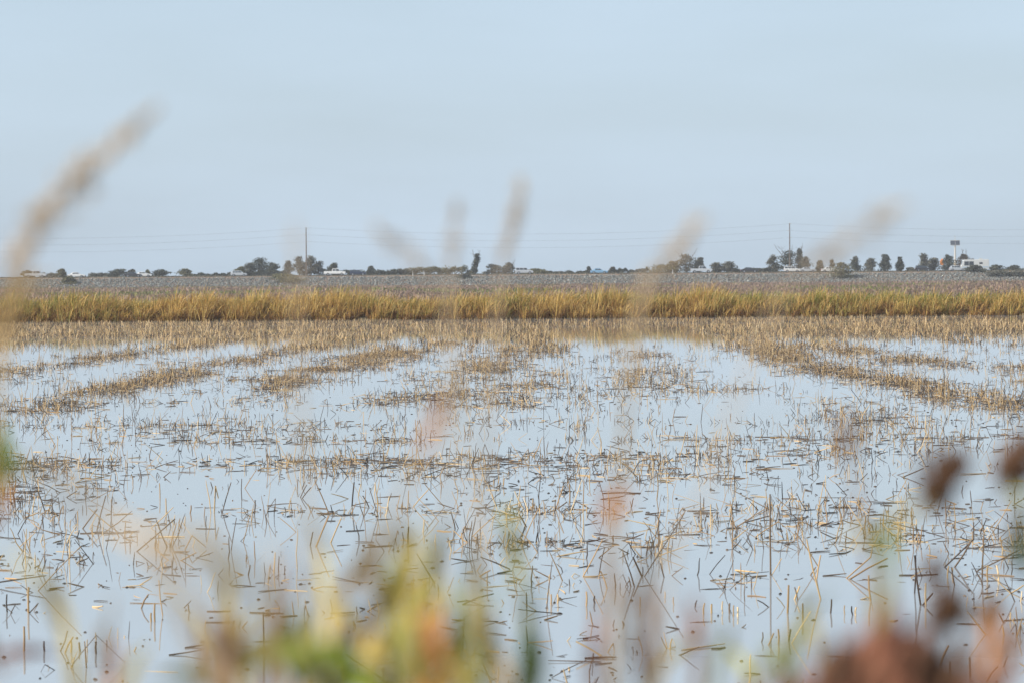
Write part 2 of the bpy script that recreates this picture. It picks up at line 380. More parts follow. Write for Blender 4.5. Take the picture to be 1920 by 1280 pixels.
tag(link('far_stubble', mesh_np('far_stubble', *stubble_mass()), M['stalk']), 'straw stubble standing in rows across the farther water', 'stubble', kind='stuff')
def debris():
    n = 2600
    y = 22 + 100 * rng.uniform(0, 1, n) ** 1.5; x = rng.uniform(-.19, .19, n) * y
    k = rng.uniform(0, 1, n) < .25 + density(x, y) / 10; x, y = x[k], y[k]; n = len(x)
    s = rng.uniform(.006, .02, n); L = s * rng.choice([1, 1.6, 7], n, p=[.6, .28, .12]); s = np.where(L > s * 3, s * .5, s); a = rng.normal(0, .5, n)
    d = np.stack([np.cos(a), np.sin(a), 0 * a], -1); c = np.stack([x, y, 0 * x + .002], -1)
    pts = np.stack([c - d * L[:, None], c - d * L[:, None] * .3, c + d * L[:, None] * .4, c + d * L[:, None]], 1)
    pts[:, 1:3, 2] += (s * .25)[:, None]
    return tubes(pts, s[:, None] * np.array([.15, .5, .45, .1])[None], pick(WET, n), 5)
tag(link('floating_debris', mesh_np('floating_debris', *debris()), M['stalk']), 'dark bits of chaff floating on the water', 'debris', kind='stuff')

def litter():
    n = 60000
    y = 22 + 106 * rng.uniform(0, 1, n) ** 1.3; x = rng.uniform(-.2, .2, n) * y
    k = rng.uniform(0, 1, n) < (density(x, y) / 45) ** 1.15; x, y = x[k], y[k]; n = len(x); print('litter', n)
    L = rng.gamma(2, .09, n); a = rng.uniform(0, 6.28, n); up = np.where(rng.uniform(0, 1, n) < .35, rng.uniform(0, .35, n), 0.02)
    d = np.stack([np.cos(a), np.sin(a), up], -1) * L[:, None]; c = np.stack([x, y, 0 * x + rng.uniform(-.004, .006, n)], -1)
    pts = np.stack([c, c + d * .5 + rng.normal(0, .05, (n, 3)) * L[:, None] * np.array([1, 1, .1]), c + d], 1); pts[:, :, 2] = np.maximum(pts[:, :, 2], -.004)
    return tubes(pts, rng.uniform(.003, .009, n)[:, None] * np.array([.8, 1, .6])[None], np.where((rng.uniform(0, 1, n) < .68)[:, None], pick(WET, n), pick(STRAW, n)), 4)
tag(link('straw_litter', mesh_np('straw_litter', *litter()), M['stalk']), 'broken straw litter matted among the stubble', 'straw', kind='stuff')
# individual stalks in the near water -------------------------------------------------
A, B_, C_ = (0, 900, 3.0), (640, 900, 3.0), (1280, 800, 2.667)
NEAR = []   # polylines in photo pixels
def add(crop, *lines):
    ox, oy, s = crop
    for ln in lines: NEAR.append([(ox + px / s, oy + py / s) for px, py in ln])
add(A, [(512,115),(655,38),(718,112)], [(375,95),(432,60)], [(100,303),(168,190)], [(108,375),(200,290)], [(465,270),(548,160)], [(505,270),(545,190)],
    [(545,280),(595,85)], [(625,200),(632,90)], [(850,268),(975,150)], [(770,400),(985,215)], [(900,100),(897,15)], [(935,190),(933,100)],
    [(1205,180),(1212,30),(1228,100)], [(1250,180),(1300,10)], [(1360,110),(1360,-10)], [(1070,185),(1075,140)], [(1430,190),(1435,110)],
    [(1690,95),(1725,25)], [(1700,100),(1750,38)], [(1665,290),(1575,212)], [(1040,390),(1080,310),(1160,375)], [(1300,395),(1330,210)],
    [(1160,270),(1160,200)], [(215,620),(455,370)], [(160,745),(160,600)], [(165,745),(215,690)], [(915,760),(893,560)], [(795,720),(835,640)],
    [(870,795),(870,690)], [(850,795),(850,745)], [(1035,715),(1075,675)], [(1065,740),(1060,700)], [(340,960),(380,845)], [(365,970),(412,880)],
    [(400,965),(400,900)], [(450,960),(445,910)], [(490,965),(490,895)], [(540,975),(540,910)], [(600,935),(600,895)], [(135,960),(135,820)],
    [(40,740),(38,640)], [(1485,960),(1480,740)], [(1165,980),(1165,900)], [(1545,720),(1575,745),(1545,670)], [(1850,185),(1770,0)], [(1745,365),(1760,290)],
    [(1780,370),(1850,200)], [(1860,350),(1920,210)], [(75,100),(90,0)], [(10,100),(40,0)], [(250,960),(248,905)], [(755,960),(765,935)], [(480,110),(485,20)])
add(B_, [(185,80),(190,10)], [(95,90),(110,20)], [(60,145),(72,10)], [(155,150),(120,85)], [(1015,370),(1105,165)], [(1110,240),(1110,185)],
    [(1205,165),(1250,30)], [(1215,160),(1270,120),(1285,175)], [(805,155),(895,65)], [(815,155),(965,110)], [(580,150),(465,15)], [(1030,170),(975,60)],
    [(1360,170),(1365,0)], [(1285,125),(1283,20)], [(1360,540),(1470,330)], [(1450,530),(1480,380)], [(1705,540),(1920,200)], [(1690,540),(1640,430)],
    [(1695,535),(1695,485)], [(1815,545),(1795,465)], [(1860,535),(1920,490)], [(780,540),(838,505)], [(1155,690),(1160,630)], [(1180,700),(1180,640)],
    [(1217,690),(1217,640)], [(1378,705),(1378,625)], [(1425,690),(1425,650)], [(1680,710),(1680,655)], [(1820,660),(1820,625)], [(1870,700),(1868,655)],
    [(1460,985),(1320,905)], [(1500,965),(1530,915),(1535,960)], [(1830,945),(1800,880)], [(1850,945),(1860,890)], [(1840,945),(1880,935),(1865,895)],
    [(1885,290),(1885,245)], [(1780,370),(1783,310)], [(1320,250),(1318,205)], [(1040,260),(1000,190)], [(275,380),(268,345)], [(770,370),(765,300)],
    [(910,350),(925,290)], [(1095,350),(1105,290)], [(1530,340),(1530,310)], [(375,360),(378,260)], [(460,290),(465,220)], [(620,395),(610,340)])
add(C_, [(275,495),(425,400)], [(430,410),(250,315)], [(440,740),(437,335)], [(540,415),(465,350)], [(615,415),(570,330)], [(800,490),(780,390)],
    [(715,325),(715,240)], [(820,340),(765,280)], [(580,490),(600,440)], [(820,755),(940,650),(950,590)], [(835,760),(1025,655)], [(670,760),(690,640)],
    [(640,740),(665,700)], [(680,700),(560,520)], [(135,735),(212,640)], [(445,740),(495,655)], [(250,600),(250,450)], [(405,610),(395,500)],
    [(910,500),(915,445)], [(990,490),(992,445)], [(1170,545),(1168,460)], [(1310,700),(1455,560),(1455,475)], [(1470,720),(1680,615)], [(1360,700),(1440,575)],
    [(1525,770),(1525,690)], [(1100,250),(1205,205)], [(705,155),(745,145),(700,125)], [(890,265),(925,230)], [(1190,890),(1160,640)], [(1200,890),(1250,830)],
    [(1215,890),(1215,780)], [(1640,830),(1550,740)], [(1640,830),(1705,790)], [(1580,560),(1650,490),(1560,420)], [(510,900),(470,850)], [(430,900),(375,865)],
    [(560,860),(585,795)], [(575,865),(560,800)], [(310,870),(312,790)], [(525,930),(530,790)], [(105,935),(110,880)], [(145,930),(145,885)], [(200,930),(200,870)],
    [(235,930),(235,880)], [(255,945),(255,890)], [(275,945),(275,900)], [(395,1075),(400,1025)], [(430,1090),(455,1030)], [(480,1085),(478,1010)], [(530,1070),(540,1010)],
    [(545,1080),(640,920)], [(1180,1130),(1180,1085)], [(1440,1250),(1437,1150)], [(1340,1240),(1338,1170)], [(1520,1270),(1575,1195)], [(1290,1190),(1330,1090)],
    [(1160,830),(1165,640)], [(1500,800),(1480,740)], [(1360,790),(1345,700)], [(1580,770),(1570,690)], [(690,860),(620,560)], [(940,870),(930,740)], [(1000,600),(990,700)],
    [(320,745),(265,715),(365,725)], [(770,400),(700,280)], [(600,960),(600,880)], [(740,930),(745,860)], [(810,935),(810,890)], [(850,940),(845,895)], [(865,940),(868,900)])
FLOATS = []
def addf(crop, *segs):
    ox, oy, s = crop
    for x0, x1, yy in segs: FLOATS.append((ox + x0 / s, ox + x1 / s, oy + yy / s))
addf(A, (400,630,12), (0,155,103), (445,745,299), (955,1090,403), (1085,1230,271), (1755,1900,185), (250,390,610), (945,1140,983), (1020,1165,943), (500,600,712), (1400,1600,744), (1140,1320,737), (440,520,370))
addf(B_, (860,980,524), (0,155,286), (520,640,283), (1115,1220,182), (1440,1660,73), (200,340,613), (1360,1500,543), (960,1030,160), (740,830,157), (1380,1440,182))
addf(C_, (505,600,495), (600,670,418), (690,755,491), (220,450,738), (700,820,745), (1060,1300,742), (1480,1570,832), (120,240,1110), (320,420,845), (1030,1085,970), (350,640,50), (1230,1450,92), (0,150,420), (480,560,418), (1390,1480,605), (1510,1560,365))
STALKS = []
def px_of(p):
    v = Vector(p) - CAM; return 960 + v.dot(rgt) / v.dot(fwd) * FPX, 640 - v.dot(upv) / v.dot(fwd) * FPX
def label_stalks():
    """size, colour, pose and place in the water; then its order from the left among those alike"""
    from collections import defaultdict
    g = defaultdict(list)
    for o, kind, wet, a, b_ in STALKS:
        (x0, y0), (x1, y1) = px_of(a), px_of(b_); L = math.hypot(x1 - x0, y1 - y0)
        col = 'dark wet' if wet else 'pale'
        size = 'short' if L < 26 else ('long' if L > 58 else 'medium')
        lean = '' if abs(x1 - x0) < .35 * abs(y1 - y0) else (' leaning right' if x1 > x0 else ' leaning left')
        what = {'straight': 'straw stalk' + (lean or ' standing upright'), 'leaning': 'straw stalk' + (lean or ' tilted low'), 'bent': 'broken bent straw stalk', 'flat': 'straw floating flat'}[kind]
        col_ = 'far left' if x0 < 300 else 'left' if x0 < 720 else 'centre' if x0 < 1200 else 'right' if x0 < 1600 else 'far right'
        row = 'nearest' if y0 > 1140 else 'near' if y0 > 1020 else 'middle'
        g[f'{size} {col} {what} in {row} water at {col_}'].append((x0, o))
    ordn = ['first', 'second', 'third', 'fourth', 'fifth', 'sixth', 'seventh', 'eighth', 'ninth', 'tenth', 'eleventh', 'twelfth']
    for lab, os_ in g.items():
        os_.sort(key=lambda q: q[0])
        for i, (_, o) in enumerate(os_):
            o['label'] = lab if len(os_) == 1 else f'{lab}, {ordn[min(i, 11)]} from left'
def tube_mesh(name, pts, rad, col, sides=5):
    V, Q, C = tubes(np.array([pts], float), np.array([rad], float), np.array([col], float), sides)
    return mesh_np(name, V, Q, C, True)
def one_stalk(pts3, kind, thick=1.0):
    wet = random.random() < .4 or (kind == 'flat' and random.random() < .7)
    col = pick(WET if wet else STRAW, 1)[0]
    c = Vector(pts3[0]); loc = [tuple(Vector(p) - c) for p in pts3]
    r = random.uniform(.005, .0105) * thick
    me = tube_mesh('stubble_stalk', loc, [r, r * .95, r * .85, r * .6][:len(loc)] if len(loc) > 2 else [r, r * .75], col)
    o = link('stubble_stalk' if kind != 'flat' else 'floating_straw', me, M['stalk']); o.location = c
    tag(o, 'straw stalk', 'straw', 'stubble stalks in the near water'); STALKS.append((o, kind, wet, pts3[0], pts3[2] if kind == 'bent' else pts3[-1]))
for ln in NEAR:
    b0 = G(*ln[0]); Y = b0.y
    pts = [b0 - Vector((0, 0, .07))]
    yy = Y
    for p in ln[1:]:
        yy = yy + random.uniform(-.08, .08)
        q = P(p[0], p[1], yy); q.z = max(q.z, .004); pts.append(q)
    v = pts[-1] - b0
    if len(pts) == 2: pts.insert(1, (b0 + pts[1]) / 2 + Vector((random.uniform(-.008, .008), random.uniform(-.01, .01), random.uniform(-.004, .008))))
    pts[0] = b0 - (pts[1] - b0).normalized() * .07
    kind = 'bent' if len(ln) > 2 else ('leaning' if v.z < abs(v.x) else 'straight')
    one_stalk(pts, kind)
for x0, x1, yp in FLOATS:
    sh = random.uniform(.55, 1); xm = (x0 + x1) / 2; x0, x1 = xm + (x0 - xm) * sh, xm + (x1 - xm) * sh
    a, b_ = G(x0, yp), G(x1, yp + random.uniform(-3, 3)); a.z = .003; b_.z = random.choice([.003, .003, .02, .04])
    mid = (a + b_) / 2 + Vector((0, random.uniform(-.06, .06), 0)); mid.z = max(.005, b_.z * .4)
    one_stalk([a, a.lerp(mid, .5), mid, b_], 'flat', 1.0)
n_named = len(NEAR) + len(FLOATS)
x, y, k = scatter(12000, 22.5, 42, .19, 1.5); x, y = x[k], y[k]
order = np.argsort(y); x, y = x[order], y[order]
room = max(0, 300 - n_named)
pts = stalk_lines(x, y, y > 999)
print('near named', n_named, 'random', len(x), 'room', room)
pickidx = set(rng.permutation(len(x))[:room].tolist())
rest = []
for i in range(len(x)):
    if i in pickidx:
        p = [Vector(q) for q in pts[i]]
        kind = 'bent' if p[3].z < p[2].z - .02 else ('leaning' if (p[2] - p[0]).z < (p[2] - p[0]).xy.length else 'straight')
        one_stalk(p, kind, .85)
    else: rest.append(i)
if rest:
    rp = pts[rest]; nn = len(rest)
    rad = rng.uniform(.0035, .008, nn)[:, None] * np.array([1, .95, .8, .5])[None]
    tag(link('scattered_stubble', mesh_np('scattered_stubble', *tubes(rp, rad, pick(STRAW + WET, nn), 4)), M['stalk']), 'thin loose stubble scattered between the nearest stalks', 'stubble', kind='stuff')
label_stalks()
# ------------------------------------------------------------------ vehicles on the highway
paints = {}
def paint(name, c):
    if name not in paints: paints[name] = mat('paint_' + name, c, .3, .5, coat=.5)
    return paints[name]
def prism(prof_lo, y_half):
    """closed side profile [(x,z,halfwidth)] -> faces across the width"""
    n = len(prof_lo)
    V = [(x, -hw, z) for x, z, hw in prof_lo] + [(x, hw, z) for x, z, hw in prof_lo]
    F = [(i, (i + 1) % n, n + (i + 1) % n, n + i) for i in range(n)] + [tuple(range(n))[::-1], tuple(range(n, 2 * n))]
    return V, F
def join(*vf):
    V, F = [], []
    for v, f in vf:
        o = len(V); V += v; F += [tuple(i + o for i in q) for q in f]
    return V, F
def box(x0, x1, y0, y1, z0, z1):
    V = [(x0, y0, z0), (x1, y0, z0), (x1, y1, z0), (x0, y1, z0), (x0, y0, z1), (x1, y0, z1), (x1, y1, z1), (x0, y1, z1)]
    return V, [(0, 3, 2, 1), (4, 5, 6, 7), (0, 1, 5, 4), (1, 2, 6, 5), (2, 3, 7, 6), (3, 0, 4, 7)]
def disc(r, w, seg=16):
    V = [(r * math.cos(i * 2 * math.pi / seg), s * w / 2, r * math.sin(i * 2 * math.pi / seg)) for s in (-1, 1) for i in range(seg)]
    F = [(i, (i + 1) % seg, seg + (i + 1) % seg, seg + i) for i in range(seg)] + [tuple(range(seg)), tuple(range(seg, 2 * seg))[::-1]]
    return V, F
WHEEL = mesh_py('wheel', *disc(.34, .22)); RIM = mesh_py('rim', *disc(.21, .235))
def wheel(t, x, y, r=1.0):
    o = link('wheel', WHEEL, M['tyre'], t); o.location = (x, y, .34 * r); o.scale = (r, 1, r)
    q = link('rim', RIM, M['rim'], o)
KIN = {   # length, body profile (x,z), cabin (x,z), window spans along x, wheel x
    'sedan': (4.7, [(-2.35, .28), (2.3, .28), (2.35, .62), (2.1, .78), (.95, .92), (-1.75, .96), (-2.3, .9)], [(-1.75, .95), (1.0, .92), (.25, 1.42), (-.95, 1.44)], [(-1.05, -.35), (-.28, .48)], (-1.42, 1.42)),
    'hatch': (4.4, [(-2.15, .28), (2.15, .28), (2.2, .62), (2.0, .8), (1.05, .95), (-2.1, 1.0), (-2.2, .8)], [(-2.1, .98), (1.1, .94), (.35, 1.5), (-1.65, 1.5)], [(-1.6, -1.0), (-.92, -.25), (-.18, .55)], (-1.35, 1.38)),
    'suv': (4.9, [(-2.4, .38), (2.4, .38), (2.45, .8), (2.25, 1.02), (1.15, 1.14), (-2.4, 1.16), (-2.45, .8)], [(-2.38, 1.14), (1.15, 1.12), (.5, 1.8), (-2.2, 1.82)], [(-2.15, -1.3), (-1.2, -.3), (-.2, .65)], (-1.5, 1.5)),
    'pickup': (5.8, [(-2.9, .5), (2.85, .5), (2.9, .95), (2.75, 1.14), (1.55, 1.2), (-2.9, 1.18)], [(-.75, 1.17), (1.55, 1.17), (.95, 1.88), (-.6, 1.9)], [(-.55, .1), (.2, 1.0)], (-1.85, 1.85)),
}
def vehicle(kind, col, px, py, Y, label, cat='car', face=1, roof=None, scale=1.0):
    t = empty({'sedan': 'sedan_car', 'hatch': 'hatchback_car', 'suv': 'suv_car', 'pickup': 'pickup_truck'}[kind])
    p = P(px, py, Y); t.location = (p.x, Y, RZ + .008); t.rotation_euler[2] = 0 if face > 0 else math.pi; t.scale = (scale,) * 3
    tag(t, label, cat, 'vehicles on the highway')
    L, body, cab, wins, wx = KIN[kind]
    hw = .92 if kind in ('suv', 'pickup') else .86
    pb = [(x, z, hw - (.06 if z < .4 else 0) - (.03 if z > .9 else 0)) for x, z in body]
    zr = max(z for _, z in cab); zb = min(z for _, z in cab)
    pc = [(x, z, hw - .05 - .2 * (z - zb) / (zr - zb)) for x, z in cab]
    parts = [prism(pb, hw), prism(pc, hw)]
    if kind == 'pickup': pass
    bo = link('body', mesh_py('body', *join(*parts)), paint(*col), t)
    bv = bo.modifiers.new('soft', 'BEVEL'); bv.width = .05; bv.segments = 2; bv.limit_method = 'ANGLE'
    if kind == 'pickup':
        link('cargo_bed', mesh_py('cargo_bed', *box(-2.75, -.85, -.75, .75, 1.182, 1.19)), M['tyre'], t)
    def edge_x(z, front):
        (x0, z0), (x1, z1) = (cab[1], cab[2]) if front else (cab[0], cab[3])
        f = (z - z0) / (z1 - z0); return x0 + (x1 - x0) * f
    z0, z1 = zb + .06, zr - .1
    for s in (-1, 1):
        for a, b_ in wins:
            def yat(z): return s * (hw - .05 - .2 * (z - zb) / (zr - zb) + .006)
            xa0, xa1 = max(a, edge_x(z0, False) + .08), max(a, edge_x(z1, False) + .1)
            xb0, xb1 = min(b_ + .35 if b_ == wins[-1][1] else b_, edge_x(z0, True) - .1), min(b_, edge_x(z1, True) - .08)
            V = [(xa0, yat(z0), z0), (xb0, yat(z0), z0), (xb1, yat(z1), z1), (xa1, yat(z1), z1)]
            V += [(vx, vy - s * .02, vz) for vx, vy, vz in V]
            link('window', mesh_py('window', V, [(0, 1, 2, 3), (7, 6, 5, 4), (0, 4, 5, 1), (1, 5, 6, 2), (2, 6, 7, 3), (3, 7, 4, 0)]), M['glass'], t)
    for nm, fr in (('windscreen', True), ('rear_window', False)):
        q0, q1 = edge_x(z0, fr), edge_x(z1, fr); e = .015 if fr else -.015; w0, w1 = hw - .16, hw - .3
        V = [(q0 + e, -w0, z0), (q0 + e, w0, z0), (q1 + e, w1, z1), (q1 + e, -w1, z1)]; V += [(vx - 2 * e, vy, vz) for vx, vy, vz in V]
        link(nm, mesh_py(nm, V, [(0, 1, 2, 3), (7, 6, 5, 4), (0, 4, 5, 1), (1, 5, 6, 2), (2, 6, 7, 3), (3, 7, 4, 0)]), M['glass'], t)
    for x in wx:
        for s in (-1, 1): wheel(t, x, s * (hw - .1), 1.12 if kind in ('suv', 'pickup') else 1)
    fx = body[2][0]; bx_ = body[-1][0]; zl = body[2][1]
    for s in (-1, 1):
        link('headlight', mesh_py('headlight', *box(fx - .12, fx + .012, s * .62 - .16, s * .62 + .16, zl - .12, zl + .02)), M['lampw'], t)
        link('tail_light', mesh_py('tail_light', *box(-L / 2 - .012, -L / 2 + .1, s * .66 - .12, s * .66 + .12, zl - .02, zl + .16)), M['lampred'], t)
    link('bumper', mesh_py('bumper', *box(fx - .2, fx + .05, -hw + .08, hw - .08, body[0][1] + .02, body[0][1] + .2)), M['tyre'], t)
    if roof:
        link('roof_rack', mesh_py('roof_rack', *roof), M['tyre'], t)
    return t
NL, FL = 820.5, 838.0
WHITE, SILVER, DARK, NAVY, BLUE = ('white', (.78, .78, .77)), ('silver', (.50, .53, .57)), ('charcoal', (.035, .038, .045)), ('navy', (.03, .045, .09)), ('light_blue', (.22, .42, .62))
vehicle('pickup', SILVER, 67, 519, NL, 'silver pickup with dark bed cover, leftmost vehicle on the highway', 'truck', roof=box(-2.6, -.9, -.7, .7, 1.19, 1.75))
vehicle('sedan', WHITE, 144, 520, NL, 'white sedan between the leftmost pickup and a dark rounded bush')
vehicle('sedan', DARK, 250, 520, NL, 'dark sedan driving between two dark rounded bushes')
vehicle('sedan', WHITE, 269, 518, FL, 'white car partly hidden behind the dark sedan at left')
vehicle('hatch', SILVER, 448, 519, NL, 'silver hatchback in front of the left tree cluster')
vehicle('pickup', WHITE, 628, 517, NL, 'bright white crew cab pickup just right of the left power pole', 'truck')
vehicle('hatch', NAVY, 671, 518, NL, 'navy blue hatchback following beside the bright white pickup')
vehicle('suv', SILVER, 983, 515, NL, 'silver SUV with dark windows in the middle of the highway')
vehicle('sedan', BLUE, 1123, 514, NL, 'light blue sedan alone on the open stretch of highway', roof=([*box(-.5, -.42, -.6, .6, 1.40, 1.56)[0], *box(.0, .08, -.6, .6, 1.40, 1.56)[0]], box(0, 1, 0, 1, 0, 1)[1] + [tuple(i + 8 for i in f) for f in box(0, 1, 0, 1, 0, 1)[1]]))
vehicle('pickup', SILVER, 1315, 513, NL, 'silver white pickup in front of the bare topped olive tree', 'truck')
vehicle('sedan', DARK, 1405, 512, NL, 'dark low sedan left of the right power pole')
vehicle('suv', WHITE, 1485, 511, NL, 'white wagon under the large tree at the right power pole', scale=.9)
vehicle('sedan', SILVER, 1514, 511, FL, 'pale silver sedan close behind the white wagon')
vehicle('sedan', WHITE, 1556, 511, NL, 'white sedan half hidden by the olive bush on the slope')
vehicle('suv', DARK, 1731, 509, NL, 'dark SUV below the broad tree near the orange sign', scale=.88)
vehicle('hatch', SILVER, 1795, 508, FL, 'silver car in front of the white motorhome')
def motorhome():
    t = empty('motorhome'); p = P(1827, 508, FL + 3.5); t.location = (p.x, FL + 3.5, RZ + .008); t.rotation_euler[2] = math.pi
    tag(t, 'white motorhome with large dark front windows on the highway at right', 'motorhome', 'vehicles on the highway')
    hw = 1.2
    prof = [(-3.9, .5), (3.6, .5), (3.75, 1.3), (3.25, 2.9), (2.9, 3.15), (-3.7, 3.2), (-3.9, 2.9)]
    o = link('body', mesh_py('body', *prism([(x, z, hw) for x, z in prof], hw)), paint('off_white', (.62, .63, .62)), t)
    bv = o.modifiers.new('soft', 'BEVEL'); bv.width = .08; bv.segments = 2; bv.limit_method = 'ANGLE'
    for s in (-1, 1):
        y0, y1 = sorted((s * (hw - .01), s * (hw + .012)))
        for a, b_, z0, z1 in ((.35, 1.6, 1.55, 2.65), (1.7, 2.95, 1.5, 2.65), (-2.1, -1.2, 1.9, 2.4)):
            link('window', mesh_py('window', *box(a, b_, y0, y1, z0, z1)), M['glass'], t)
        link('stripe', mesh_py('stripe', *box(-3.7, 3.4, y0, y1, 1.0, 1.15)), paint(*BLUE), t)
    V = [(3.62, -1, 1.75), (3.62, 1, 1.75), (3.34, 1, 2.75), (3.34, -1, 2.75)]; V += [(x - .1, y_, z) for x, y_, z in V]
    link('windscreen', mesh_py('windscreen', V, [(0, 1, 2, 3), (7, 6, 5, 4), (0, 4, 5, 1), (1, 5, 6, 2), (2, 6, 7, 3), (3, 7, 4, 0)]), M['glass'], t)
    link('roof_vent', mesh_py('roof_vent', *box(-2.2, -1.3, -.35, .35, 3.19, 3.45)), M['steel'], t)
    for x in (-2.3, 2.5):
        for s in (-1, 1): wheel(t, x, s * (hw - .14), 1.3)
motorhome()
for px, py, lab in ((774, 515, 'white marker post left of its twin on the embankment edge'), (795, 515, 'white marker post right of its twin on the embankment edge'), (1261, 514, 'white marker post below the pale olive bush'), (1556, 521, 'white marker post low on the slope by the olive bush')):
    t = empty('marker_post'); yy = 814.2 if py < 520 else 809.5; p = P(px, py, yy); t.location = (p.x, yy, emb_z(0, yy)); tag(t, lab, 'post', 'marker posts on the embankment')
    V, F = prism([(-.07, -.1, .03), (.07, -.1, .03), (.07, 1.15, .03), (0, 1.25, .03), (-.07, 1.15, .03)], .03)
    link('blade', mesh_py('blade', V, F), M['post'], t); link('reflector', mesh_py('reflector', *box(-.05, .05, -.045, -.03, .95, 1.1)), M['signdark'], t)

# ------------------------------------------------------------------ power poles, wires, signs
PY = 858.0
def pole(px, ytop, label):
    t = empty('power_pole'); b0 = P(px, 515, PY); ht = P(px, ytop, PY).z
    t.location = (b0.x, PY, RZ - .06); tag(t, label, 'pole', 'power poles behind the highway')
    H = ht - RZ + .06
    link('pole', tube_mesh('pole', [(0, 0, -.4), (0, 0, H * .5), (0, 0, H)], [.2, .17, .12], (.1, .1, .1), 10), M['wood'], t)
    for i, zz in enumerate((H - .25, H - 2.15, H - 4.1)):
        s = -1 if i % 2 else 1
        link('insulator', tube_mesh('insulator', [(s * .1, 0, zz), (s * .35, 0, zz + .08), (s * .62, 0, zz + .12)], [.05, .08, .05], (.1, .1, .1), 8), M['steel'], t)
    link('cap', tube_mesh('cap', [(0, 0, H), (0, 0, H + .05), (0, 0, H + .12)], [.14, .13, .03], (.1, .1, .1), 10), M['steel'], t)
    return b0.x, ht
xa, za = pole(574.5, 427, 'tall wooden power pole rising behind the left trees')
xb, zb_ = pole(1481, 419, 'tall wooden power pole rising from the large right tree')
span = xb - xa
for i, (dz, nm) in enumerate(((.12, 'top'), (2.0, 'middle'), (3.95, 'bottom'))):
    s = -1 if i % 2 else 1
    t = None
    pts = []
    for k_ in range(-1, 3):
        x0 = xa + (k_ - 0) * span - span * 0; z0 = za - dz - .0 + (zb_ - za) * k_
        z1 = za - dz + (zb_ - za) * (k_ + 1)
        if k_ == 2: break
        for j in range(25):
            f = j / 24; pts.append((x0 + f * span + s * .55, PY, z0 + (z1 - z0) * f - 2.3 * 4 * f * (1 - f) * 1.0))
    V, Q, C = tubes(np.array([pts]), np.full((1, len(pts)), .014), np.array([[.1, .1, .1]]), 4)
    tag(link('power_line', mesh_np('power_line', V, Q), M['wire']), f'{nm} wire of the three strung between the power poles', 'cable', 'wires between the power poles')
def tall_sign():
    t = empty('tall_pole_sign'); Y = 900.0; b0 = P(1791, 515, Y); t.location = (b0.x, Y, RZ - .06)
    tag(t, 'tall pale pole carrying a dark box sign beside the motorhome', 'sign')
    zb, zt, za_ = (P(1791, q, Y).z - RZ + .06 for q in (460, 452, 441))
    link('pole', tube_mesh('pole', [(0, 0, -.2), (0, 0, zb / 2), (0, 0, zb)], [.32, .3, .2], (.1, .1, .1), 10), M['steel'], t)
    link('base_sleeve', tube_mesh('base_sleeve', [(0, 0, 0), (0, 0, 1), (0, 0, 2.4)], [.45, .45, .4], (.1, .1, .1), 10), mat('cream_paint', (.62, .52, .36), .6), t)
    hw = 17 / FPX * Y / 2
    s = link('sign_box', mesh_py('sign_box', *box(-hw, hw, -.35, .35, zb, zt + .05)), M['signdark'], t)
    link('sign_frame', mesh_py('sign_frame', *join(box(-hw - .08, hw + .08, -.4, .4, zb - .1, zb), box(-hw - .08, hw + .08, -.4, .4, zt + .05, zt + .15))), M['steel'], s)
    link('divider', mesh_py('divider', *box(-.05, .05, -.37, -.352, zb, zt + .05)), M['steel'], s)
    link('antenna', tube_mesh('antenna', [(0, 0, zt), (0, 0, (zt + za_) / 2), (0, 0, za_)], [.07, .06, .04], (.1, .1, .1), 8), M['steel'], t)
tall_sign()
def orange_sign():
    t = empty('orange_sign'); Y = 890.0; b0 = P(1766, 510, Y); t.location = (b0.x, Y, RZ - .06)
    tag(t, 'bright orange sign on a post between trees near the tall pole', 'sign')
    z0, z1 = P(1766, 497, Y).z - RZ + .06, P(1766, 485, Y).z - RZ + .06; hw = 3.4 / FPX * Y
    V, F = prism([(-hw, z0, .12), (hw, z0, .12), (hw, z0 + (z1 - z0) * .75, .12), (hw * .3, z1, .12), (-hw * .3, z1 - .2, .12), (-hw, z0 + (z1 - z0) * .6, .12)], .12)
    link('panel', mesh_py('panel', V, F), M['orange'], t)
    link('post', tube_mesh('post', [(0, .0, -.2), (0, .0, z0 / 2), (0, .0, z0 + .1)], [.14, .13, .11], (.1, .1, .1), 8), M['steel'], t)
orange_sign()
